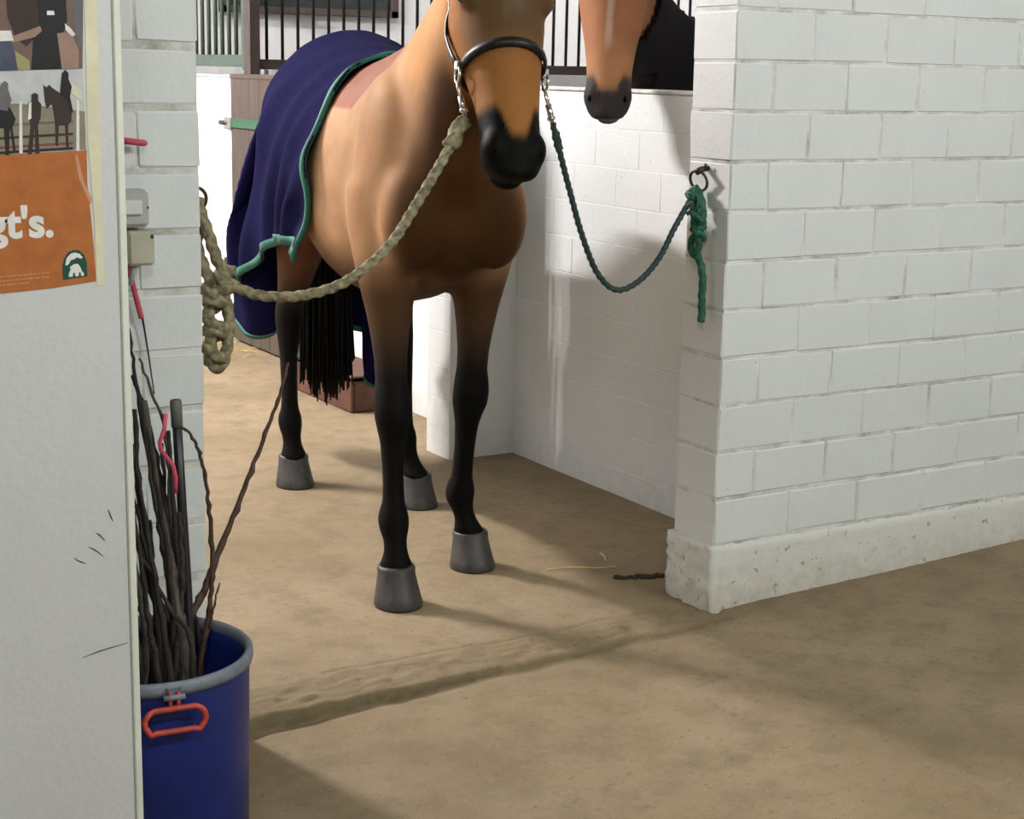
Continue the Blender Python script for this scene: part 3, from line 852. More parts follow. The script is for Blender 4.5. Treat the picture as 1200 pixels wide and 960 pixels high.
    amp = 0.003 + 0.030 * np.clip((T_ - 0.08) / 0.45, 0, 1) * np.clip((S + 1.15) / 0.3, 0.15, 1)
    P = P + dirv * (fold ** 1.4 * amp)[..., None]
    return P
CL = drape()
def build_rug(P):
    nu, nv = P.shape[:2]
    W = [[horse1.H(*P[i, j]) for j in range(nv)] for i in range(nu)]
    root = empty('horse_rug', horse1.H(-0.3, 0, 1.49), 'navy blue fleece rug with teal edging over the back of the bay horse', 'rug')
    def part(name, cells, mat, thick):
        ids = {}; vv = []; fs = []
        for i, j in cells:
            q = []
            for (a, b) in ((i, j), (i + 1, j), (i + 1, j + 1), (i, j + 1)):
                if (a, b) not in ids: ids[(a, b)] = len(vv); vv.append(W[a][b])
                q.append(ids[(a, b)])
            fs.append(tuple(q))
        me = bpy.data.meshes.new(name); me.from_pydata([tuple(p) for p in vv], [], fs)
        o = link(name, me, mat, root, True)
        sb = o.modifiers.new('sub', 'SUBSURF'); sb.levels = 1; sb.render_levels = 1
        so = o.modifiers.new('t', 'SOLIDIFY'); so.thickness = thick; so.offset = 0
        return o
    allc = [(i, j) for i in range(nu - 1) for j in range(nv - 1)]
    edge = [(i, j) for i, j in allc if i == 0 or j == 0 or i == nu - 2 or j == nv - 2]
    part('fleece', allc, M['navy'], 0.006)
    part('edge_binding', edge, M['teal'], 0.013)
build_rug(CL)

# ------------------------------------------------------------------ halter on the bay horse
def strap(pts, nrm, wid, thick, closed=False, updir=None):
    """flat band following pts; nrm outward normals"""
    m = len(pts); mb = MB(); vs_ = []
    for i in range(m):
        p = V(pts[i]); nn = V(nrm[i]).normalized()
        t = V(pts[(i + 1) % m]) - V(pts[i - 1]) if closed else V(pts[min(i + 1, m - 1)]) - V(pts[max(i - 1, 0)])
        b = t.cross(nn).normalized() * wid / 2
        e = nn * thick
        vs_ += [p - b, p - b * 0.92 + e * 0.8, p + e * 1.1, p + b * 0.92 + e * 0.8, p + b]
    fs = []
    for i in range(m if closed else m - 1):
        j = (i + 1) % m
        for k in range(5):
            k2 = (k + 1) % 5
            fs.append((i * 5 + k, i * 5 + k2, j * 5 + k2, j * 5 + k))
    if not closed:
        fs.append((4, 3, 2, 1, 0)); fs.append(tuple((m - 1) * 5 + k for k in range(5)))
    mb.add(vs_, fs); return mb
halter = empty('halter', F01 + u1 * 0.33, 'black leather halter with a padded noseband on the bay horse', 'halter')
N_ = 40; pts, nr = [], []
for i in range(N_):
    an = 2 * math.pi * i / N_
    d = 0.335 - 0.020 * math.sin(an)
    p, q = horse1.head_at(d, an, 0.004); pts.append(p); nr.append(q)
strap(pts, nr, 0.0225, 0.0075, True).build('noseband', M['leather'], halter, True)
side_pt = {}
for sg, an0 in ((1, 0.0), (-1, math.pi)):
    pp, nn_ = [], []
    for k in range(9):
        d = 0.335 - 0.30 * k / 8
        an = (-0.10 - 0.95 * k / 8)
        an = an if sg > 0 else math.pi - an
        p, q = horse1.head_at(d, an, 0.010 if k < 6 else 0.028); pp.append(p); nn_.append(q)
    strap(pp, nn_, 0.020, 0.006).build('cheek_strap', M['leather'], halter, True)
    side_pt[sg] = (V(pts[0 if sg > 0 else N_ // 2]), V(nr[0 if sg > 0 else N_ // 2]), pp[-1])
mid = F01 - n1 * 0.14 - u1 * 0.015
strap(spline([side_pt[1][2], mid + sd1 * 0.07, mid, mid - sd1 * 0.07, side_pt[-1][2]], 5), [-u1] * 21, 0.024, 0.006).build('crown_piece', M['leather'], halter, True)
def ring_mb(c, nrm, R, r, n=24):
    nrm = V(nrm).normalized(); e1 = nrm.orthogonal().normalized(); e2 = nrm.cross(e1)
    return MB().tube([V(c) + e1 * (R * math.cos(2 * math.pi * k / n)) + e2 * (R * math.sin(2 * math.pi * k / n)) for k in range(n)], r, 8, True)
RINGS = {}
for sg in (1, -1):
    p, q, _ = side_pt[sg]
    c = p + q * 0.012 - V((0, 0, 0.020))
    ring_mb(c, q + V((0, 0, 0)), 0.019, 0.0035).build('halter_ring', M['steel'], halter, True)
    MB().box(p + q * 0.008 - V((.010, .010, .010)), p + q * 0.008 + V((.010, .010, .012)), 0.003).build('buckle', M['steel'], halter)
    RINGS[sg] = c - V((0, 0, 0.018))

# ------------------------------------------------------------------ ropes
def rope_part(name, pts, r, mat, parent, n=14, lob=0.13, tw=210, res=40):
    P = spline(pts, res)
    return MB().tube(P, r, n, False, tw, 3, lob).build(name, mat, parent, True)
def snap(parent, top, bottom):
    top, bottom = V(top), V(bottom); d = (bottom - top); L_ = d.length; d.normalize(); sdv = d.orthogonal().normalized()
    mb = MB()
    mb.tube([top + d * L_ * 0.42, top + d * L_ * 0.80], [0.0075, 0.0075], 12)
    mb.tube(spline([top + d * L_ * 0.45 + sdv * 0.004, top + d * L_ * 0.2 + sdv * 0.011, top + d * 0.0, top + d * L_ * 0.2 - sdv * 0.011, top + d * L_ * 0.45 - sdv * 0.006], 6), 0.0035, 8)
    mb.tube([top + d * L_ * 0.80, top + d * L_ * 0.86, top + d * L_ * 0.9, bottom], [0.010, 0.010, 0.005, 0.005], 12)
    return mb.build('snap_hook', M['steel'], parent, True)

# tan rope to the left pier
lr = empty('lead_rope', (-1.33, 0.05, 0.76), 'thick tan braided lead rope knotted beside the left pier', 'rope')
snap(lr, RINGS[1], (-0.722, 0.078, 1.292))
LP = [(-0.724, 0.076, 1.288), (-0.791, 0.050, 1.199), (-0.869, 0.026, 1.104), (-0.943, 0.006, 1.018), (-1.010, -0.001, 0.965), (-1.082, 0.0, 0.926), (-1.169, 0.010, 0.907), (-1.243, 0.024, 0.909), (-1.288, 0.033, 0.923), (-1.318, 0.040, 0.941), (-1.335, 0.05, 0.945)]
rope_part('rope', LP, 0.0112, M['rope_tan'], lr)
rope_part('splice', [(-0.728, 0.074, 1.281), (-0.752, 0.065, 1.25), (-0.772, 0.057, 1.222)], 0.0175, M['rope_tan'], lr, lob=0.25, tw=120)
RL = V((-1.345, 0.09, 1.115))
rope_part('tie_loop', [RL + V((-.02, 0, 0.0)), (-1.366, 0.07, 1.088), (-1.352, 0.062, 1.04), (-1.338, 0.055, 0.99), (-1.320, 0.05, 0.948), (-1.335, 0.045, 0.928)], 0.0125, M['rope_tan'], lr)
rope_part('tie_loop', [RL + V((-.02, 0.01, -0.02)), (-1.374, 0.075, 1.02), (-1.368, 0.065, 0.985), (-1.352, 0.06, 0.945), (-1.335, 0.055, 0.93)], 0.0125, M['rope_tan'], lr)
def coil(c, R, h, turns, r, mat, parent, name, seed):
    rr_ = random.Random(seed); pts = []
    for k in range(int(turns * 8) + 1):
        a_ = 2 * math.pi * k / 8
        pts.append(V(c) + V((math.cos(a_) * R * rr_.uniform(.8, 1.1), math.sin(a_) * R * rr_.uniform(.8, 1.1), -h * k / (turns * 8) + 0.012 * math.sin(a_ * 0.5 + seed))))
    rope_part(name, pts, r, mat, parent, res=6)
coil((-1.322, 0.045, 0.955), 0.017, 0.035, 2.2, 0.0115, M['rope_tan'], lr, 'knot', 1)
coil((-1.350, 0.055, 0.935), 0.015, 0.035, 2.2, 0.0115, M['rope_tan'], lr, 'knot', 2)
coil((-1.344, 0.055, 0.915), 0.019, 0.150, 4.6, 0.0125, M['rope_tan'], lr, 'chain_braid', 5)
rope_part('loop_end', [(-1.325, 0.05, 0.92), (-1.315, 0.05, 0.86), (-1.32, 0.05, 0.80), (-1.335, 0.05, 0.757), (-1.352, 0.055, 0.765), (-1.355, 0.055, 0.82), (-1.36, 0.055, 0.90)], 0.0125, M['rope_tan'], lr)
rt_ = empty('tie_ring', (-1.392, 0.09, 1.13), 'iron tie ring on the inner side of the left pier', 'ring')
ring_mb((-1.372, 0.09, 1.115), (0, 1, 0.1), 0.026, 0.004).build('ring', M['iron'], rt_, True)
MB().tube([(-1.396, 0.09, 1.14), (-1.368, 0.09, 1.14)], 0.007, 10).build('eye_bolt', M['iron'], rt_, True)

# green rope to the tie ring on the right wall
tr = empty('tie_ring', (0.0, 0.095, 1.16), 'iron tie ring on the end of the right brick wall holding the green rope', 'ring')
ring_mb((-0.024, 0.097, 1.131), (1, 0.25, 0.35), 0.027, 0.0038).build('ring', M['iron'], tr, True)
MB().tube([(0.004, 0.092, 1.163), (-0.018, 0.093, 1.160), (-0.034, 0.095, 1.153)], [0.007, 0.008, 0.009], 12).build('eye_bolt', M['iron'], tr, True)
MB().tube([(-0.012, 0.086, 1.175), (-0.012, 0.088, 1.160)], 0.0035, 8).build('bolt_tip', M['iron'], tr, True)
gr = empty('lead_rope', (-0.03, 0.06, 0.77), 'thin dark green lead rope tied to the ring on the right wall', 'rope')
snap(gr, RINGS[-1], (-0.506, 0.04, 1.275))
GP = [(-0.506, 0.040, 1.277), (-0.482, 0.047, 1.216), (-0.441, 0.057, 1.114), (-0.398, 0.065, 1.009), (-0.348, 0.067, 0.913), (-0.295, 0.059, 0.869), (-0.230, 0.057, 0.887), (-0.160, 0.070, 0.940), (-0.097, 0.095, 1.011), (-0.045, 0.112, 1.069), (-0.034, 0.106, 1.095)]
rope_part('rope', GP, 0.0072, M['rope_dark'], gr, lob=0.16, tw=330, n=10)
rope_part('splice', [(-0.497, 0.042, 1.255), (-0.49, 0.044, 1.237), (-0.482, 0.047, 1.216)], 0.0098, M['rope_dark'], gr, tw=330)
rope_part('small_loop', [(-0.058, 0.108, 1.055), (-0.045, 0.10, 1.072), (-0.036, 0.095, 1.075), (-0.040, 0.092, 1.060), (-0.055, 0.10, 1.045)], 0.005, M['rope_dark'], gr, n=8)
coil((-0.032, 0.106, 1.112), 0.014, 0.036, 2.0, 0.0085, M['rope_green'], gr, 'knot', 3)
rope_part('bight', [(-0.030, 0.098, 1.108), (-0.03, 0.080, 1.088), (-0.03, 0.070, 1.055), (-0.03, 0.071, 1.02), (-0.03, 0.083, 0.985)], 0.0115, M['rope_green'], gr)
rope_part('bight', [(-0.034, 0.112, 1.10), (-0.036, 0.098, 1.07), (-0.036, 0.092, 1.035), (-0.034, 0.088, 1.0)], 0.0105, M['rope_green'], gr)
coil((-0.032, 0.080, 1.045), 0.013, 0.055, 3.0, 0.0095, M['rope_green'], gr, 'knot', 7)
rope_part('bight', [(-0.033, 0.088, 1.0), (-0.034, 0.106, 0.972), (-0.033, 0.098, 0.945), (-0.03, 0.085, 0.938)], 0.0085, M['rope_green'], gr)
rope_part('bight', [(-0.032, 0.078, 1.0), (-0.033, 0.074, 0.975), (-0.033, 0.080, 0.945)], 0.0095, M['rope_green'], gr)
rope_part('rope_end', [(-0.033, 0.094, 0.945), (-0.03, 0.078, 0.938), (-0.028, 0.066, 0.915), (-0.026, 0.060, 0.88), (-0.026, 0.060, 0.84), (-0.026, 0.058, 0.80), (-0.026, 0.058, 0.772)], 0.0095, M['rope_green'], gr)


# ------------------------------------------------------------------ stall fittings
def bar_grid(name, label, post_list, bars, rails, mat_bar, mat_rail, posts=(), r=0.0085, mat_post=None):
    root = empty(name, rails[0][0], label, 'grille')
    shared = {}
    for lo, hi in rails: MB().box(lo, hi, 0.004).build('rail', mat_rail, root)
    for lo, hi in posts: MB().box(lo, hi, 0.004).build('post', mat_post or mat_rail, root)
    for x, y, z0, z1 in bars:
        key = round(z1 - z0, 3)
        if key not in shared:
            shared[key] = MB().tube([(0, 0, 0), (0, 0, z1 - z0)], r, 8).mesh('bar'); shared[key].materials.append(mat_bar)
            shared[key].polygons.foreach_set('use_smooth', [True] * len(shared[key].polygons))
        o = bpy.data.objects.new('bar', shared[key]); COL.objects.link(o); o.parent = root
        o.location = V((x, y, z0)) - root.location
    return root
bar_grid('stall_grille', 'black upright bars on the partition between two stalls', None,
         [(0.585 + 0.0835 * k, 4.40, 1.40, 2.40) for k in range(39)],
         [((0.50, 4.375, 1.376), (3.88, 4.425, 1.425)), ((0.50, 4.38, 2.38), (3.88, 4.42, 2.43))], M['black_steel'], M['brown_steel'],
         [((0.478, 4.36, 1.34), (0.535, 4.44, 2.45))])
bar_grid('stall_grille', 'green painted grille above the white stall wall left of the brown door', None,
         [(0.515, 4.53 + 0.095 * k, 1.42, 2.40) for k in range(24)],
         [((0.495, 4.47, 1.386), (0.535, 6.85, 1.445)), ((0.495, 4.47, 2.38), (0.535, 6.85, 2.43))], M['green_steel'], M['green_steel'],
         [((0.492, 4.455, 1.372), (0.538, 4.50, 2.43)), ((0.492, 6.82, 1.347), (0.538, 6.87, 2.43))], r=0.011)
# brown stall door of upright boards
dr = empty('stall_door', (0.47, 4.10, 0.0), 'brown wooden stall door with a green band behind the navy rug', 'door')
for k in range(8):
    y0 = 3.635 + k * 0.1175
    MB().box((0.462, y0 + 0.0015, 0.012), (0.502, y0 + 0.116, 1.338), 0.002).build('board', M['door_wood'], dr)
MB().box((0.458, 3.63, 1.328), (0.506, 4.58, 1.352), 0.003).build('top_rail', M['door_wood'], dr)
bnd = MB().box((0.452, 3.64, 1.088), (0.462, 4.56, 1.132), 0.002).build('band', M['green_band'], dr)
MB().box((0.446, 4.555, 1.080), (0.470, 4.640, 1.138), 0.004).build('bolt', M['latch'], bnd)
MB().tube([(0.452, 4.60, 1.108), (0.452, 4.70, 1.108)], 0.012, 10).build('bolt_pin', M['iron'], bnd, True)
lt = MB().box((0.448, 4.10, 0.375), (0.462, 4.62, 0.415), 0.003).build('lower_bar', M['latch'], dr)
MB().box((0.444, 4.60, 0.365), (0.470, 4.66, 0.425), 0.004).build('bar_end', M['iron'], lt)
# reddish wooden box on the floor by the stall wall
cr = empty('wooden_crate', (0.34, 2.95, 0.0), 'low reddish brown wooden box on the floor behind the tail', 'box')
for lo, hi in (((0.235, 2.68, 0.004), (0.455, 2.705, 0.15)), ((0.235, 3.225, 0.004), (0.455, 3.25, 0.15)), ((0.225, 2.68, 0.004), (0.245, 3.25, 0.15)), ((0.435, 2.68, 0.004), (0.455, 3.25, 0.15)), ((0.225, 2.68, 0.13), (0.455, 3.25, 0.155))):
    MB().box(lo, hi, 0.003).build('plank', M['crate'], cr)

# ------------------------------------------------------------------ switch and socket on the left pier
sw = empty('light_switch', (-1.54, 0.0, 1.10), 'grey surface mounted light switch on the left brick pier', 'switch')
MB().box((-1.575, -0.042, 1.072), (-1.515, 0.003, 1.148), 0.008).build('housing', M['socket_grey'], sw)
MB().box((-1.575, -0.050, 1.098), (-1.532, -0.040, 1.128), 0.003).build('rocker', M['socket_white'], sw)
MB().ball((-1.519, -0.0425, 1.112), (0.0022, 0, 0), (0, 0.001, 0), (0, 0, 0.0028)).build('screw', M['iron'], sw)
so_ = empty('wall_socket', (-1.53, 0.0, 1.03), 'beige plastic junction box below the light switch', 'socket')
MB().box((-1.566, -0.055, 0.996), (-1.510, 0.003, 1.066), 0.006).build('housing', M['socket_beige'], so_)
MB().ball((-1.516, -0.054, 1.055), (0.004, 0, 0), (0, 0.003, 0), (0, 0, 0.005)).build('screw', M['iron'], so_)
MB().tube([(-1.550, -0.030, 0.998), (-1.548, -0.030, 0.985), (-1.556, -0.030, 0.955)], [0.009, 0.007, 0.004], 10).build('cable_gland', M['socket_grey'], so_, True)

# ------------------------------------------------------------------ blue bucket
BC = V((-1.707, -0.55, 0.0)); BZ = -0.058; RZ = 0.372
bk = empty('bucket', BC + V((0, 0, BZ)), 'deep blue plastic drum bucket full of sticks', 'bucket')
MB().lathe(BC, [(0.0, BZ), (0.165, BZ), (0.170, BZ + 0.01), (0.1765, RZ - 0.03), (0.1765, RZ - 0.004), (0.170, RZ - 0.004), (0.168, RZ - 0.04), (0.161, BZ + 0.02), (0.0, BZ + 0.015)], 64).build('tub', M['bucket'], bk, True)
MB().lathe(BC, [(0.171, RZ - 0.022), (0.1815, RZ - 0.022), (0.184, RZ - 0.012), (0.183, RZ - 0.002), (0.178, RZ + 0.003), (0.171, RZ), (0.168, RZ - 0.012), (0.171, RZ - 0.022)], 64).build('rim', M['bucket_rim'], bk, True)
hd_ = (V((-1.727, -0.735, 0)) - V((BC.x, BC.y, 0))).normalized()
tg_ = V((-hd_.y, hd_.x, 0)); tg_ = -tg_ if tg_.x < 0 else tg_
hc = BC + hd_ * 0.190
hp = []
for k in range(36):
    a_ = 2 * math.pi * k / 36; cx = 0.036 if abs(math.cos(a_)) > 0 else 0
    x = math.copysign(0.030, math.cos(a_)) + 0.022 * math.cos(a_) if abs(math.cos(a_)) > 1e-6 else 0
    z = 0.0215 * math.sin(a_)
    if math.sin(a_) < -0.5: z += 0.0025 * math.cos(x * 380)
    hp.append(hc + tg_ * x + V((0, 0, 0.312 + z)) + hd_ * (0.004 - 0.10 * 0.0))
hn_ = MB().tube(hp, 0.0052, 8, True).build('handle', M['red_plastic'], bk, True)
for sg in (1, -1):
    MB().tube([hc + tg_ * (0.007 * sg) + V((0, 0, 0.330)), hc + tg_ * (0.007 * sg) + V((0, 0, 0.362))], 0.0035, 8).build('handle_lug', M['red_plastic'], bk, True)
MB().tube([hc - tg_ * 0.018 + V((0, 0, 0.352)), hc + tg_ * 0.018 + V((0, 0, 0.352))], 0.0055, 8).build('hinge_pin', M['bucket_rim'], bk, True)
MB().box(hc - tg_ * 0.012 - hd_ * 0.016 + V((0, 0, 0.345)), hc + tg_ * 0.012 + V((0, 0.006, 0.366)), 0.002).build('bracket', M['bucket_rim'], bk)

# ------------------------------------------------------------------ sticks in the bucket
STICKS = [
    ('bark', 0.0025, 0.006, [(-1.686, -0.42, 0.932), (-1.681, -0.44, 0.834), (-1.669, -0.46, 0.695), (-1.65, -0.48, 0.521), (-1.641, -0.5, 0.329), (-1.624, -0.537, -0.035)]),
    ('bark', 0.003, 0.008, [(-1.677, -0.4, 0.842), (-1.667, -0.44, 0.782), (-1.656, -0.48, 0.666), (-1.651, -0.52, 0.532), (-1.649, -0.56, 0.359), (-1.645, -0.65, -0.035)]),
    ('bark_grey', 0.006, 0.0125, [(-1.695, -0.52, 0.819), (-1.689, -0.545, 0.685), (-1.679, -0.57, 0.566), (-1.67, -0.595, 0.454), (-1.658, -0.62, 0.34), (-1.622, -0.65, -0.035)]),
    ('bark', 0.004, 0.007, [(-1.693, -0.46, 0.792), (-1.704, -0.507, 0.678), (-1.702, -0.553, 0.533), (-1.697, -0.6, 0.373), (-1.684, -0.65, -0.035)]),
    ('bark', 0.003, 0.006, [(-1.742, -0.6, 0.763), (-1.726, -0.613, 0.614), (-1.713, -0.627, 0.493), (-1.702, -0.64, 0.371), (-1.669, -0.65, -0.035)]),
    ('bark', 0.003, 0.006, [(-1.705, -0.5, 0.677), (-1.702, -0.507, 0.552), (-1.7, -0.513, 0.458), (-1.693, -0.52, 0.337), (-1.672, -0.541, -0.035)]),
    ('bark', 0.0035, 0.006, [(-1.763, -0.66, 0.661), (-1.75, -0.66, 0.539), (-1.74, -0.66, 0.446), (-1.73, -0.66, 0.367), (-1.7, -0.65, -0.035)]),
    ('bark', 0.004, 0.0065, [(-1.628, -0.45, 0.744), (-1.624, -0.457, 0.609), (-1.615, -0.463, 0.479), (-1.604, -0.47, 0.338), (-1.607, -0.488, -0.035)]),
    ('bark', 0.003, 0.006, [(-1.723, -0.62, 0.795), (-1.701, -0.613, 0.641), (-1.684, -0.607, 0.514), (-1.677, -0.6, 0.353), (-1.66, -0.583, -0.035)]),
    ('bark_grey', 0.002, 0.004, [(-1.675, -0.44, 0.88), (-1.658, -0.455, 0.819), (-1.641, -0.47, 0.75), (-1.639, -0.485, 0.602), (-1.637, -0.5, 0.345), (-1.634, -0.522, -0.035)]),
    ('bark', 0.003, 0.006, [(-1.657, -0.5, 0.734), (-1.645, -0.483, 0.602), (-1.613, -0.467, 0.447), (-1.575, -0.45, 0.305), (-1.607, -0.45, -0.035)]),
    ('bark_brown', 0.002, 0.005, [(-1.629, -0.48, 0.758), (-1.607, -0.483, 0.752), (-1.59, -0.486, 0.724), (-1.576, -0.489, 0.675), (-1.568, -0.491, 0.594), (-1.566, -0.494, 0.497), (-1.573, -0.497, 0.408), (-1.592, -0.5, 0.321), (-1.649, -0.509, -0.035)]),
    ('bark_brown', 0.0025, 0.008, [(-1.306, -0.25, 0.813), (-1.349, -0.294, 0.746), (-1.406, -0.339, 0.666), (-1.468, -0.383, 0.572), (-1.526, -0.427, 0.498), (-1.572, -0.471, 0.442), (-1.626, -0.516, 0.394), (-1.68, -0.56, 0.332), (-1.807, -0.65, -0.035)]),
    ('bark_brown', 0.0015, 0.003, [(-1.554, -0.5, 0.459), (-1.565, -0.5, 0.419), (-1.574, -0.5, 0.381), (-1.589, -0.5, 0.32), (-1.634, -0.5, -0.035)]),
    ('bark', 0.004, 0.007, [(-1.72, -0.56, 0.569), (-1.69, -0.553, 0.468), (-1.656, -0.547, 0.396), (-1.63, -0.54, 0.316), (-1.607, -0.519, -0.035)]),
    ('bark', 0.003, 0.006, [(-1.65, -0.4, 0.566), (-1.65, -0.413, 0.454), (-1.641, -0.427, 0.372), (-1.617, -0.44, 0.305), (-1.607, -0.479, -0.035)]),
    ('bark', 0.004, 0.006, [(-1.656, -0.58, 0.627), (-1.657, -0.593, 0.506), (-1.67, -0.607, 0.418), (-1.686, -0.62, 0.338), (-1.734, -0.65, -0.035)]),
    ('black_tube', 0.009, 0.009, [(-1.63, -0.5, 0.812), (-1.63, -0.52, 0.625), (-1.631, -0.54, 0.487), (-1.633, -0.56, 0.34), (-1.638, -0.61, -0.035)]),

]
LAB = {'bark': 'thin dark bare stick standing among others in the blue bucket', 'bark_grey': 'greyish bare stick standing in the blue bucket', 'bark_brown': 'thin brown twig standing in the blue bucket'}
SPECIAL = {0: 'long thin dark stick whose tip reaches highest beside the white board', 1: 'dark stick crossing behind the thick grey one in the bucket', 7: 'short dark stick with a broken top beside the black tube', 9: 'slender grey stick reaching above the pink ribbon', 10: 'dark stick leaning over to the open side of the bucket rim'}
r6 = random.Random(21)
for k in range(16):
    bx, by = BC.x + r6.uniform(-0.09, 0.07), BC.y + r6.uniform(-0.10, 0.08)
    rx, ry = BC.x + r6.uniform(-0.10, 0.075), BC.y + r6.uniform(-0.12, 0.10)
    tz = r6.uniform(0.50, 0.84); tx, ty = max(-1.795, rx - r6.uniform(0.0, 0.10)), max(-0.72, ry + r6.uniform(-0.04, 0.10))
    mid_ = V((rx, ry, 0.37)); top_ = V((tx, ty, tz))
    STICKS.append((r6.choice(['bark', 'bark', 'bark', 'bark_grey']), r6.uniform(0.002, 0.0035), r6.uniform(0.0045, 0.0075), [top_, top_.lerp(mid_, 0.5) + V((r6.uniform(-.008, .008), r6.uniform(-.008, .008), 0)), mid_, V((bx, by, -0.035))]))
def knobbly(path, r0, r1, seed, n=7):
    P = spline(path, 7); m = len(P); rr_ = random.Random(seed); rad = []
    for i in range(m):
        k = i / (m - 1); r = r0 + (r1 - r0) * min(1, k * 1.3)
        if i % 5 == 2: r *= 1.28
        rad.append(r * rr_.uniform(0.93, 1.07))
    for i in range(1, m - 1):
        P[i] = P[i] + V((rr_.uniform(-1, 1), rr_.uniform(-1, 1), 0)) * 0.0018
    return MB().tube(P, rad, n)
for i, (mt, r0, r1, pts_) in enumerate(STICKS):
    pts_ = [V(p) for p in pts_]
    if mt == 'black_tube':
        t = empty('black_tube', pts_[-1], 'straight black tube with a grey cap standing in the blue bucket', 'tube')
        MB().tube(pts_, 0.0088, 14).build('shaft', M['black_tube'], t, True)
        d = (pts_[1] - pts_[0]).normalized()
        c = MB(); c.tube([pts_[0], pts_[0] + d * 0.004, pts_[0] + d * 0.05], [0.0085, 0.0108, 0.0105], 14); c.build('cap', M['grey_cap'], t, True)
        MB().tube([pts_[0] - d * 0.0006, pts_[0] + d * 0.002], 0.0045, 10).build('cap_hole', M['black_tube'], t)
        continue
    lab = LAB[mt]; nm = 'stick'; hgt = 'tall' if pts_[0].z > 0.75 else ('short' if pts_[0].z < 0.62 else 'medium height')
    if mt == 'bark': lab = hgt + (' dark bare stick leaning to the white board in the blue bucket' if pts_[0].x < -1.75 else ' dark bare stick in the middle of the bunch in the blue bucket')
    if mt == 'bark_grey': lab = hgt + ' greyish bare stick standing in the blue bucket'
    if r1 == 0.008 and mt == 'bark_brown': lab = 'long knobbly brown branch leaning out of the bucket towards the horse'; nm = 'branch'
    if mt == 'bark_brown' and len(pts_) == 9 and r1 == 0.005: lab = 'thin brown twig with a bent hooked top rising from the blue bucket'
    if mt == 'bark_brown' and r1 == 0.003: lab = 'short thin side twig at the right rim of the blue bucket'
    if i in SPECIAL: lab = SPECIAL[i]
    if r1 == 0.0125: lab = 'thickest grey barked stick standing in the blue bucket'
    o = knobbly(pts_, r0, r1, i).build(nm, M[mt], None, True)
    tag(o, lab, 'stick', 'sticks in the blue bucket')
rb = strap([(-1.684, -0.605, 0.812), (-1.688, -0.606, 0.785), (-1.697, -0.606, 0.762), (-1.695, -0.606, 0.748), (-1.684, -0.606, 0.733), (-1.674, -0.606, 0.718), (-1.669, -0.604, 0.695), (-1.670, -0.602, 0.668)],
           [(-0.3, -1, 0)] * 8, 0.0075, 0.0012).build('ribbon', M['ribbon'], None, True)
tag(rb, 'pink red ribbon tied among the sticks in the bucket', 'ribbon')
wh = empty('riding_whip', (-1.506, -0.02, 0.722), 'dark riding whip with a red wrapped handle hanging on the left pier', 'whip')
MB().tube(spline([(-1.572, -0.022, 1.045), (-1.558, -0.022, 1.0), (-1.540, -0.02, 0.935), (-1.529, -0.018, 0.886), (-1.518, -0.014, 0.818), (-1.505, -0.010, 0.722)], 6), [0.0042 - 0.0001 * k for k in range(31)], 8).build('shaft', M['black_tube'], wh, True)
MB().tube(spline([(-1.566, -0.026, 1.02), (-1.556, -0.026, 0.985), (-1.543, -0.024, 0.93), (-1.532, -0.022, 0.885)], 6), 0.0058, 10).build('handle_wrap', M['ribbon'], wh, True)
pg = empty('coat_peg', (-1.56, 0.0, 1.243), 'red plastic peg on the left brick pier above the switch', 'peg')
MB().tube([(-1.570, 0.002, 1.243), (-1.566, -0.022, 1.245), (-1.545, -0.030, 1.243), (-1.520, -0.031, 1.240), (-1.514, -0.031, 1.239)], [0.006, 0.007, 0.0066, 0.0066, 0.004], 10).build('peg', M['ribbon'], pg, True)
MB().box((-1.580, -0.006, 1.19), (-1.556, 0.003, 1.262), 0.002).build('back_plate', M['socket_grey'], pg)

# ------------------------------------------------------------------ poster on the white board
def pxz(x, y):
    X = -1.981 - 0.000053 * y + 0.001235 * x
    Z = float(np.interp(y, [-300, 0, 84, 182, 350], [1.842, 1.4815, 1.3815, 1.2615, 1.0515])) + 0.00005 * x
    return X, Z
po = empty('poster', (-2.1, PY, 1.05), 'orange poster with two riding photographs and bold white lettering', 'poster')
def flat(name, poly, mat, layer, parent=po):
    vv = [(pxz(x, y)[0], PY - 0.0008 - 0.0003 * layer, pxz(x, y)[1]) for x, y in poly]
    me = bpy.data.meshes.new(name); n_ = len(vv)
    vv += [(a, b + 0.0003, c) for a, b, c in vv]
    me.from_pydata(vv, [], [tuple(range(n_)), tuple(range(2 * n_ - 1, n_ - 1, -1))] + [(i, i + n_, (i + 1) % n_ + n_, (i + 1) % n_) for i in range(n_)])
    return link(name, me, mat, parent)
PM = lambda n, c, r=0.35: simple('print_' + n, c, r, var=0.12, scale=40)
orange = PM('orange', (0.40, 0.125, 0.030)); dkbr = PM('dark_brown', (0.035, 0.022, 0.020)); blk = PM('black', (0.012, 0.012, 0.014)); sky = PM('sky', (0.50, 0.50, 0.50)); skin = PM('skin', (0.30, 0.19, 0.15))
grey = PM('grey', (0.13, 0.125, 0.13)); blue = PM('denim', (0.06, 0.07, 0.11)); field = PM('field', (0.22, 0.20, 0.14)); white = PM('white', (0.72, 0.70, 0.66)); red = PM('rail_red', (0.20, 0.05, 0.04)); green = PM('green', (0.008, 0.07, 0.045)); brown = PM('brown', (0.16, 0.095, 0.075)); cream = PM('cream', (0.62, 0.58, 0.46)); grass = PM('grass', (0.30, 0.30, 0.13))
flat('paper', [(-420, 182), (103, 181), (104, 220), (109, 262), (113, 300), (116, 339), (60, 343), (-420, 358)], orange, 0)
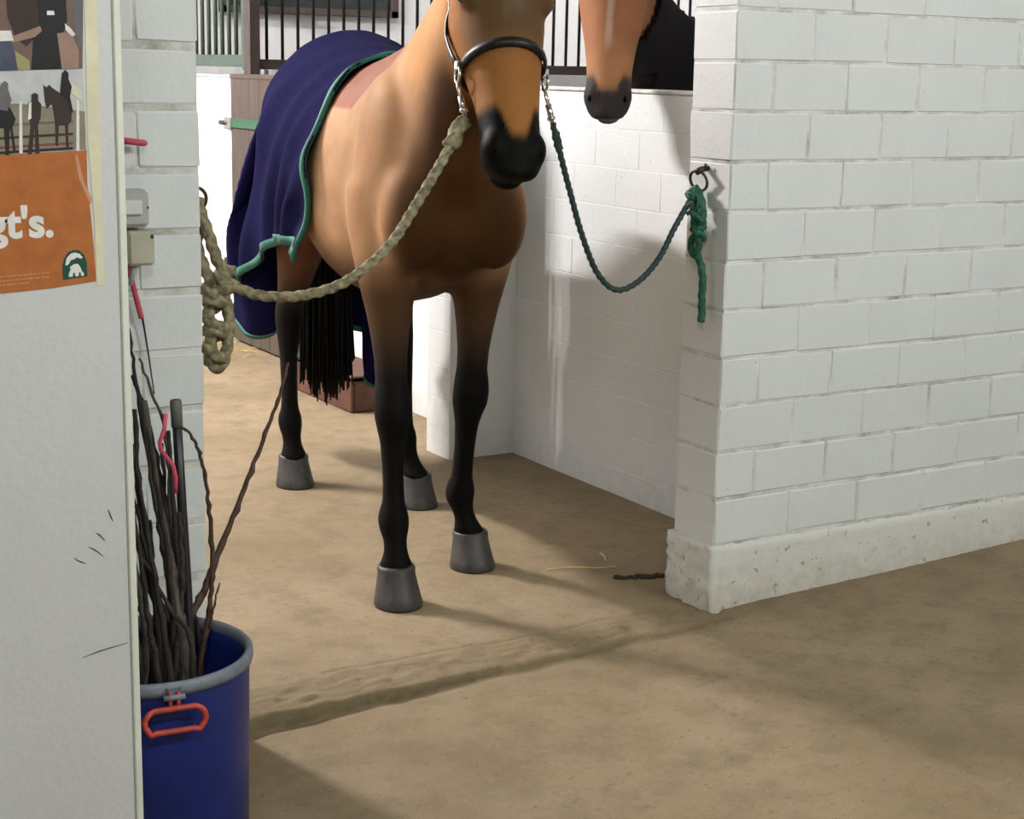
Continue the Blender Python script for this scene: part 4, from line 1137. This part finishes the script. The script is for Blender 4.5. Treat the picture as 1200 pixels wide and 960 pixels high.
# upper photograph: dark horse with a handler
p1 = flat('photograph', [(-420, -260), (97, -260), (97, 83), (-420, 84)], brown, 0)
flat('photo_shape', [(5, -30), (45, -30), (46, 40), (30, 55), (18, 45), (8, 20)], dkbr, 1, p1)
flat('photo_shape', [(40, -20), (75, -20), (78, 25), (70, 50), (72, 83), (36, 83), (38, 45), (46, 30)], blk, 2, p1)
flat('photo_shape', [(66, 40), (82, 38), (92, 60), (92, 83), (72, 83)], skin, 3, p1)
flat('photo_shape', [(-60, 34), (16, 42), (46, 31), (48, 37), (40, 44), (16, 50), (-60, 52)], skin, 3, p1)
flat('photo_shape', [(-60, 40), (12, 46), (18, 70), (20, 83), (-60, 83)], blue, 4, p1)
flat('photo_shape', [(-60, 36), (12, 36), (15, 48), (-60, 50)], white, 5, p1)
flat('photo_shape', [(17, 60), (34, 72), (34, 83), (20, 83)], grass, 1, p1)
flat('photo_shape', [(54, 13), (62, 13), (63, 18), (54, 18)], white, 3, p1)
flat('photo_shape', [(75, 28), (82, 34), (88, 42), (84, 44), (76, 36)], white, 4, p1)
flat('photo_shape', [(82, -30), (97, -30), (97, 60), (92, 58), (86, 30)], grey, 1, p1)
# lower photograph: two riders and a groom beside a rail
p2 = flat('photograph', [(-420, 84.5), (97, 84), (103, 180.5), (-420, 182)], sky, 0)
flat('photo_shape', [(-420, 122), (20, 122), (50, 126), (100, 134), (102, 180), (-420, 181)], field, 1, p2)
flat('photo_shape', [(-60, 118), (-2, 112), (10, 124), (16, 136), (18, 140), (14, 150), (18, 178), (15, 178), (11, 150), (10, 182), (6, 182), (4, 150), (-60, 150)], blk, 2, p2)
flat('photo_shape', [(1, 98), (5, 95), (9, 98), (9, 105), (13, 118), (8, 130), (-3, 128), (-4, 110)], grey, 3, p2)
flat('photo_shape', [(36, 112), (40, 110), (44, 112), (44, 119), (48, 124), (47, 140), (44, 148), (46, 182), (41, 182), (40, 150), (37, 182), (32, 182), (35, 150), (32, 122), (36, 119)], dkbr, 3, p2)
flat('photo_shape', [(33, 122), (36, 120), (36, 140), (32, 142)], white, 4, p2)
flat('photo_shape', [(50, 101), (54, 104), (57, 101), (60, 104), (68, 110), (78, 116), (84, 128), (84, 144), (80, 150), (81, 178), (78, 180), (76, 150), (69, 150), (68, 174), (65, 174), (64, 146), (62, 132), (60, 124), (54, 130), (52, 120)], dkbr, 2, p2)
flat('photo_shape', [(72, 88), (76, 83.8), (80, 88), (80, 95), (84, 104), (82, 116), (86, 134), (83, 136), (78, 120), (70, 112), (71, 100)], blk, 3, p2)
flat('photo_shape', [(80, 96), (96, 110), (98, 124), (84, 112)], cream, 2, p2)
for yy, mt in ((145, brown), (160, dkbr), (171, red), (177, blk)):
    flat('photo_shape', [(-60, yy + 2), (18, yy), (86, yy - 1), (86, yy + 2), (18, yy + 3), (-60, yy + 6)], mt, 1.5, p2)
for xx in (22, 90): flat('photo_shape', [(xx, 120), (xx + 3, 120), (xx + 4, 181), (xx, 181)], white, 2, p2)
# lettering
def lettering(body, x, y, size, mat, layer, name='lettering', bold=0.0):
    cu = bpy.data.curves.new('t', 'FONT'); cu.body = body; cu.size = size; cu.offset = bold; cu.align_x = 'RIGHT'; cu.extrude = 0.0001
    o = bpy.data.objects.new('t', cu); COL.objects.link(o)
    dg = bpy.context.evaluated_depsgraph_get(); dg.update()
    me = bpy.data.meshes.new_from_object(o.evaluated_get(dg)); bpy.data.objects.remove(o)
    X, Z = pxz(x, y)
    me.transform(Matrix.Translation((X, PY - 0.0008 - 0.0003 * layer, Z)) @ Matrix.Rotation(math.pi / 2, 4, 'X'))
    return link(name, me, mat, po)
lettering("gt's.", 64, 280, 0.062, white, 1.5, bold=0.0022)
faint = PM('faint', (0.50, 0.24, 0.12))
rl = random.Random(5)
for yy, xa, xb in ((323, -40, 58), (328, -40, 58), (333, -10, 34)):
    x = xa
    while x < xb:
        w_ = rl.uniform(2, 7); flat('small_print', [(x, yy), (min(xb, x + w_), yy - 0.2), (min(xb, x + w_), yy + 1.4), (x, yy + 1.6)], faint, 1.2); x += w_ + 1.3
# arched green badge with a white horse head
bd = flat('badge', [(75, 334), (74, 318), (76, 308), (81, 301), (88, 298.5), (95, 300), (101, 306), (104, 315), (105, 332)], green, 1.5)
flat('badge_mark', [(77.5, 316), (79, 308), (84, 303), (89, 302), (95, 304), (99, 309), (96, 310), (92, 308), (88, 310), (84, 311), (82, 315), (79.5, 317)], white, 2.2, bd)
flat('badge_mark', [(82, 327), (84, 322), (83, 319), (88, 316), (93, 316), (96, 320), (98, 325), (98, 331), (90, 330.5), (82, 331)], white, 2.2, bd)
for k in range(5): flat('badge_letter', [(83.5 + k * 3.6, 326.5), (85.5 + k * 3.6, 326.3), (86.3 + k * 3.6, 330.8), (83.2 + k * 3.6, 331)], green if k % 2 else white, 2.8, bd)
tp = flat('tape_strip', [(97.5, -40), (112, -40), (118, 120), (126, 345), (117, 345), (113, 262), (104, 170)], M['tape'], 0.6)
flat('tape_strip', [(88, 186), (94, 215), (108, 246), (110, 240), (98, 212), (92, 186)], PM('clear_tape', (0.52, 0.26, 0.16), 0.15), 1.2)

# ------------------------------------------------------------------ litter on the floor
def straw(pts_, r=0.0011): 
    o = MB().tube(spline(pts_, 4), r, 5).build('straw', M['straw']); return o
tag(straw([(-0.194, 0.506, 0.004), (-0.12, 0.485, 0.007), (-0.06, 0.452, 0.005), (-0.002, 0.434, 0.006)], 0.0018), 'long pale straw stalk on the shaded floor by the right wall end', 'straw', 'straws on the bay floor')
tag(straw([(0.005, 0.50, 0.004), (0.012, 0.515, 0.012), (0.006, 0.53, 0.020)], 0.0022), 'short upturned bit of straw beside the long stalk', 'straw', 'straws on the bay floor')
r5 = random.Random(11)
for k in range(26):
    x, y = r5.uniform(0.18, 0.44), r5.uniform(4.0, 4.6)
    a_ = r5.uniform(0, 6.28); l_ = r5.uniform(0.05, 0.12)
    d = V((math.cos(a_), math.sin(a_), 0)) * l_
    tag(straw([V((x, y, 0.006)), V((x, y, 0.012)) + d * 0.5, V((x, y, 0.005)) + d], 0.002), 'loose straw stalk at the foot of the brown stall door', 'straw', 'straws at the stall door')
md = MB(); r9 = random.Random(2)
for k in range(70):
    q = r9.random(); x, y = -0.06 + 0.135 * q, 0.355 - 0.05 * q + r9.gauss(0, 0.007 + 0.006 * q)
    s_ = r9.uniform(0.002, 0.008)
    md.ball((x, y, 0.002), (s_ * r9.uniform(1, 2.2), 0, 0), (0, s_, 0), (0, 0, s_ * r9.uniform(0.4, 1.1)), 7, 5)
tag(md.build('mud_clump', M['mud'], None, True), 'streak of dark mud on the floor at the right wall end', 'mud')
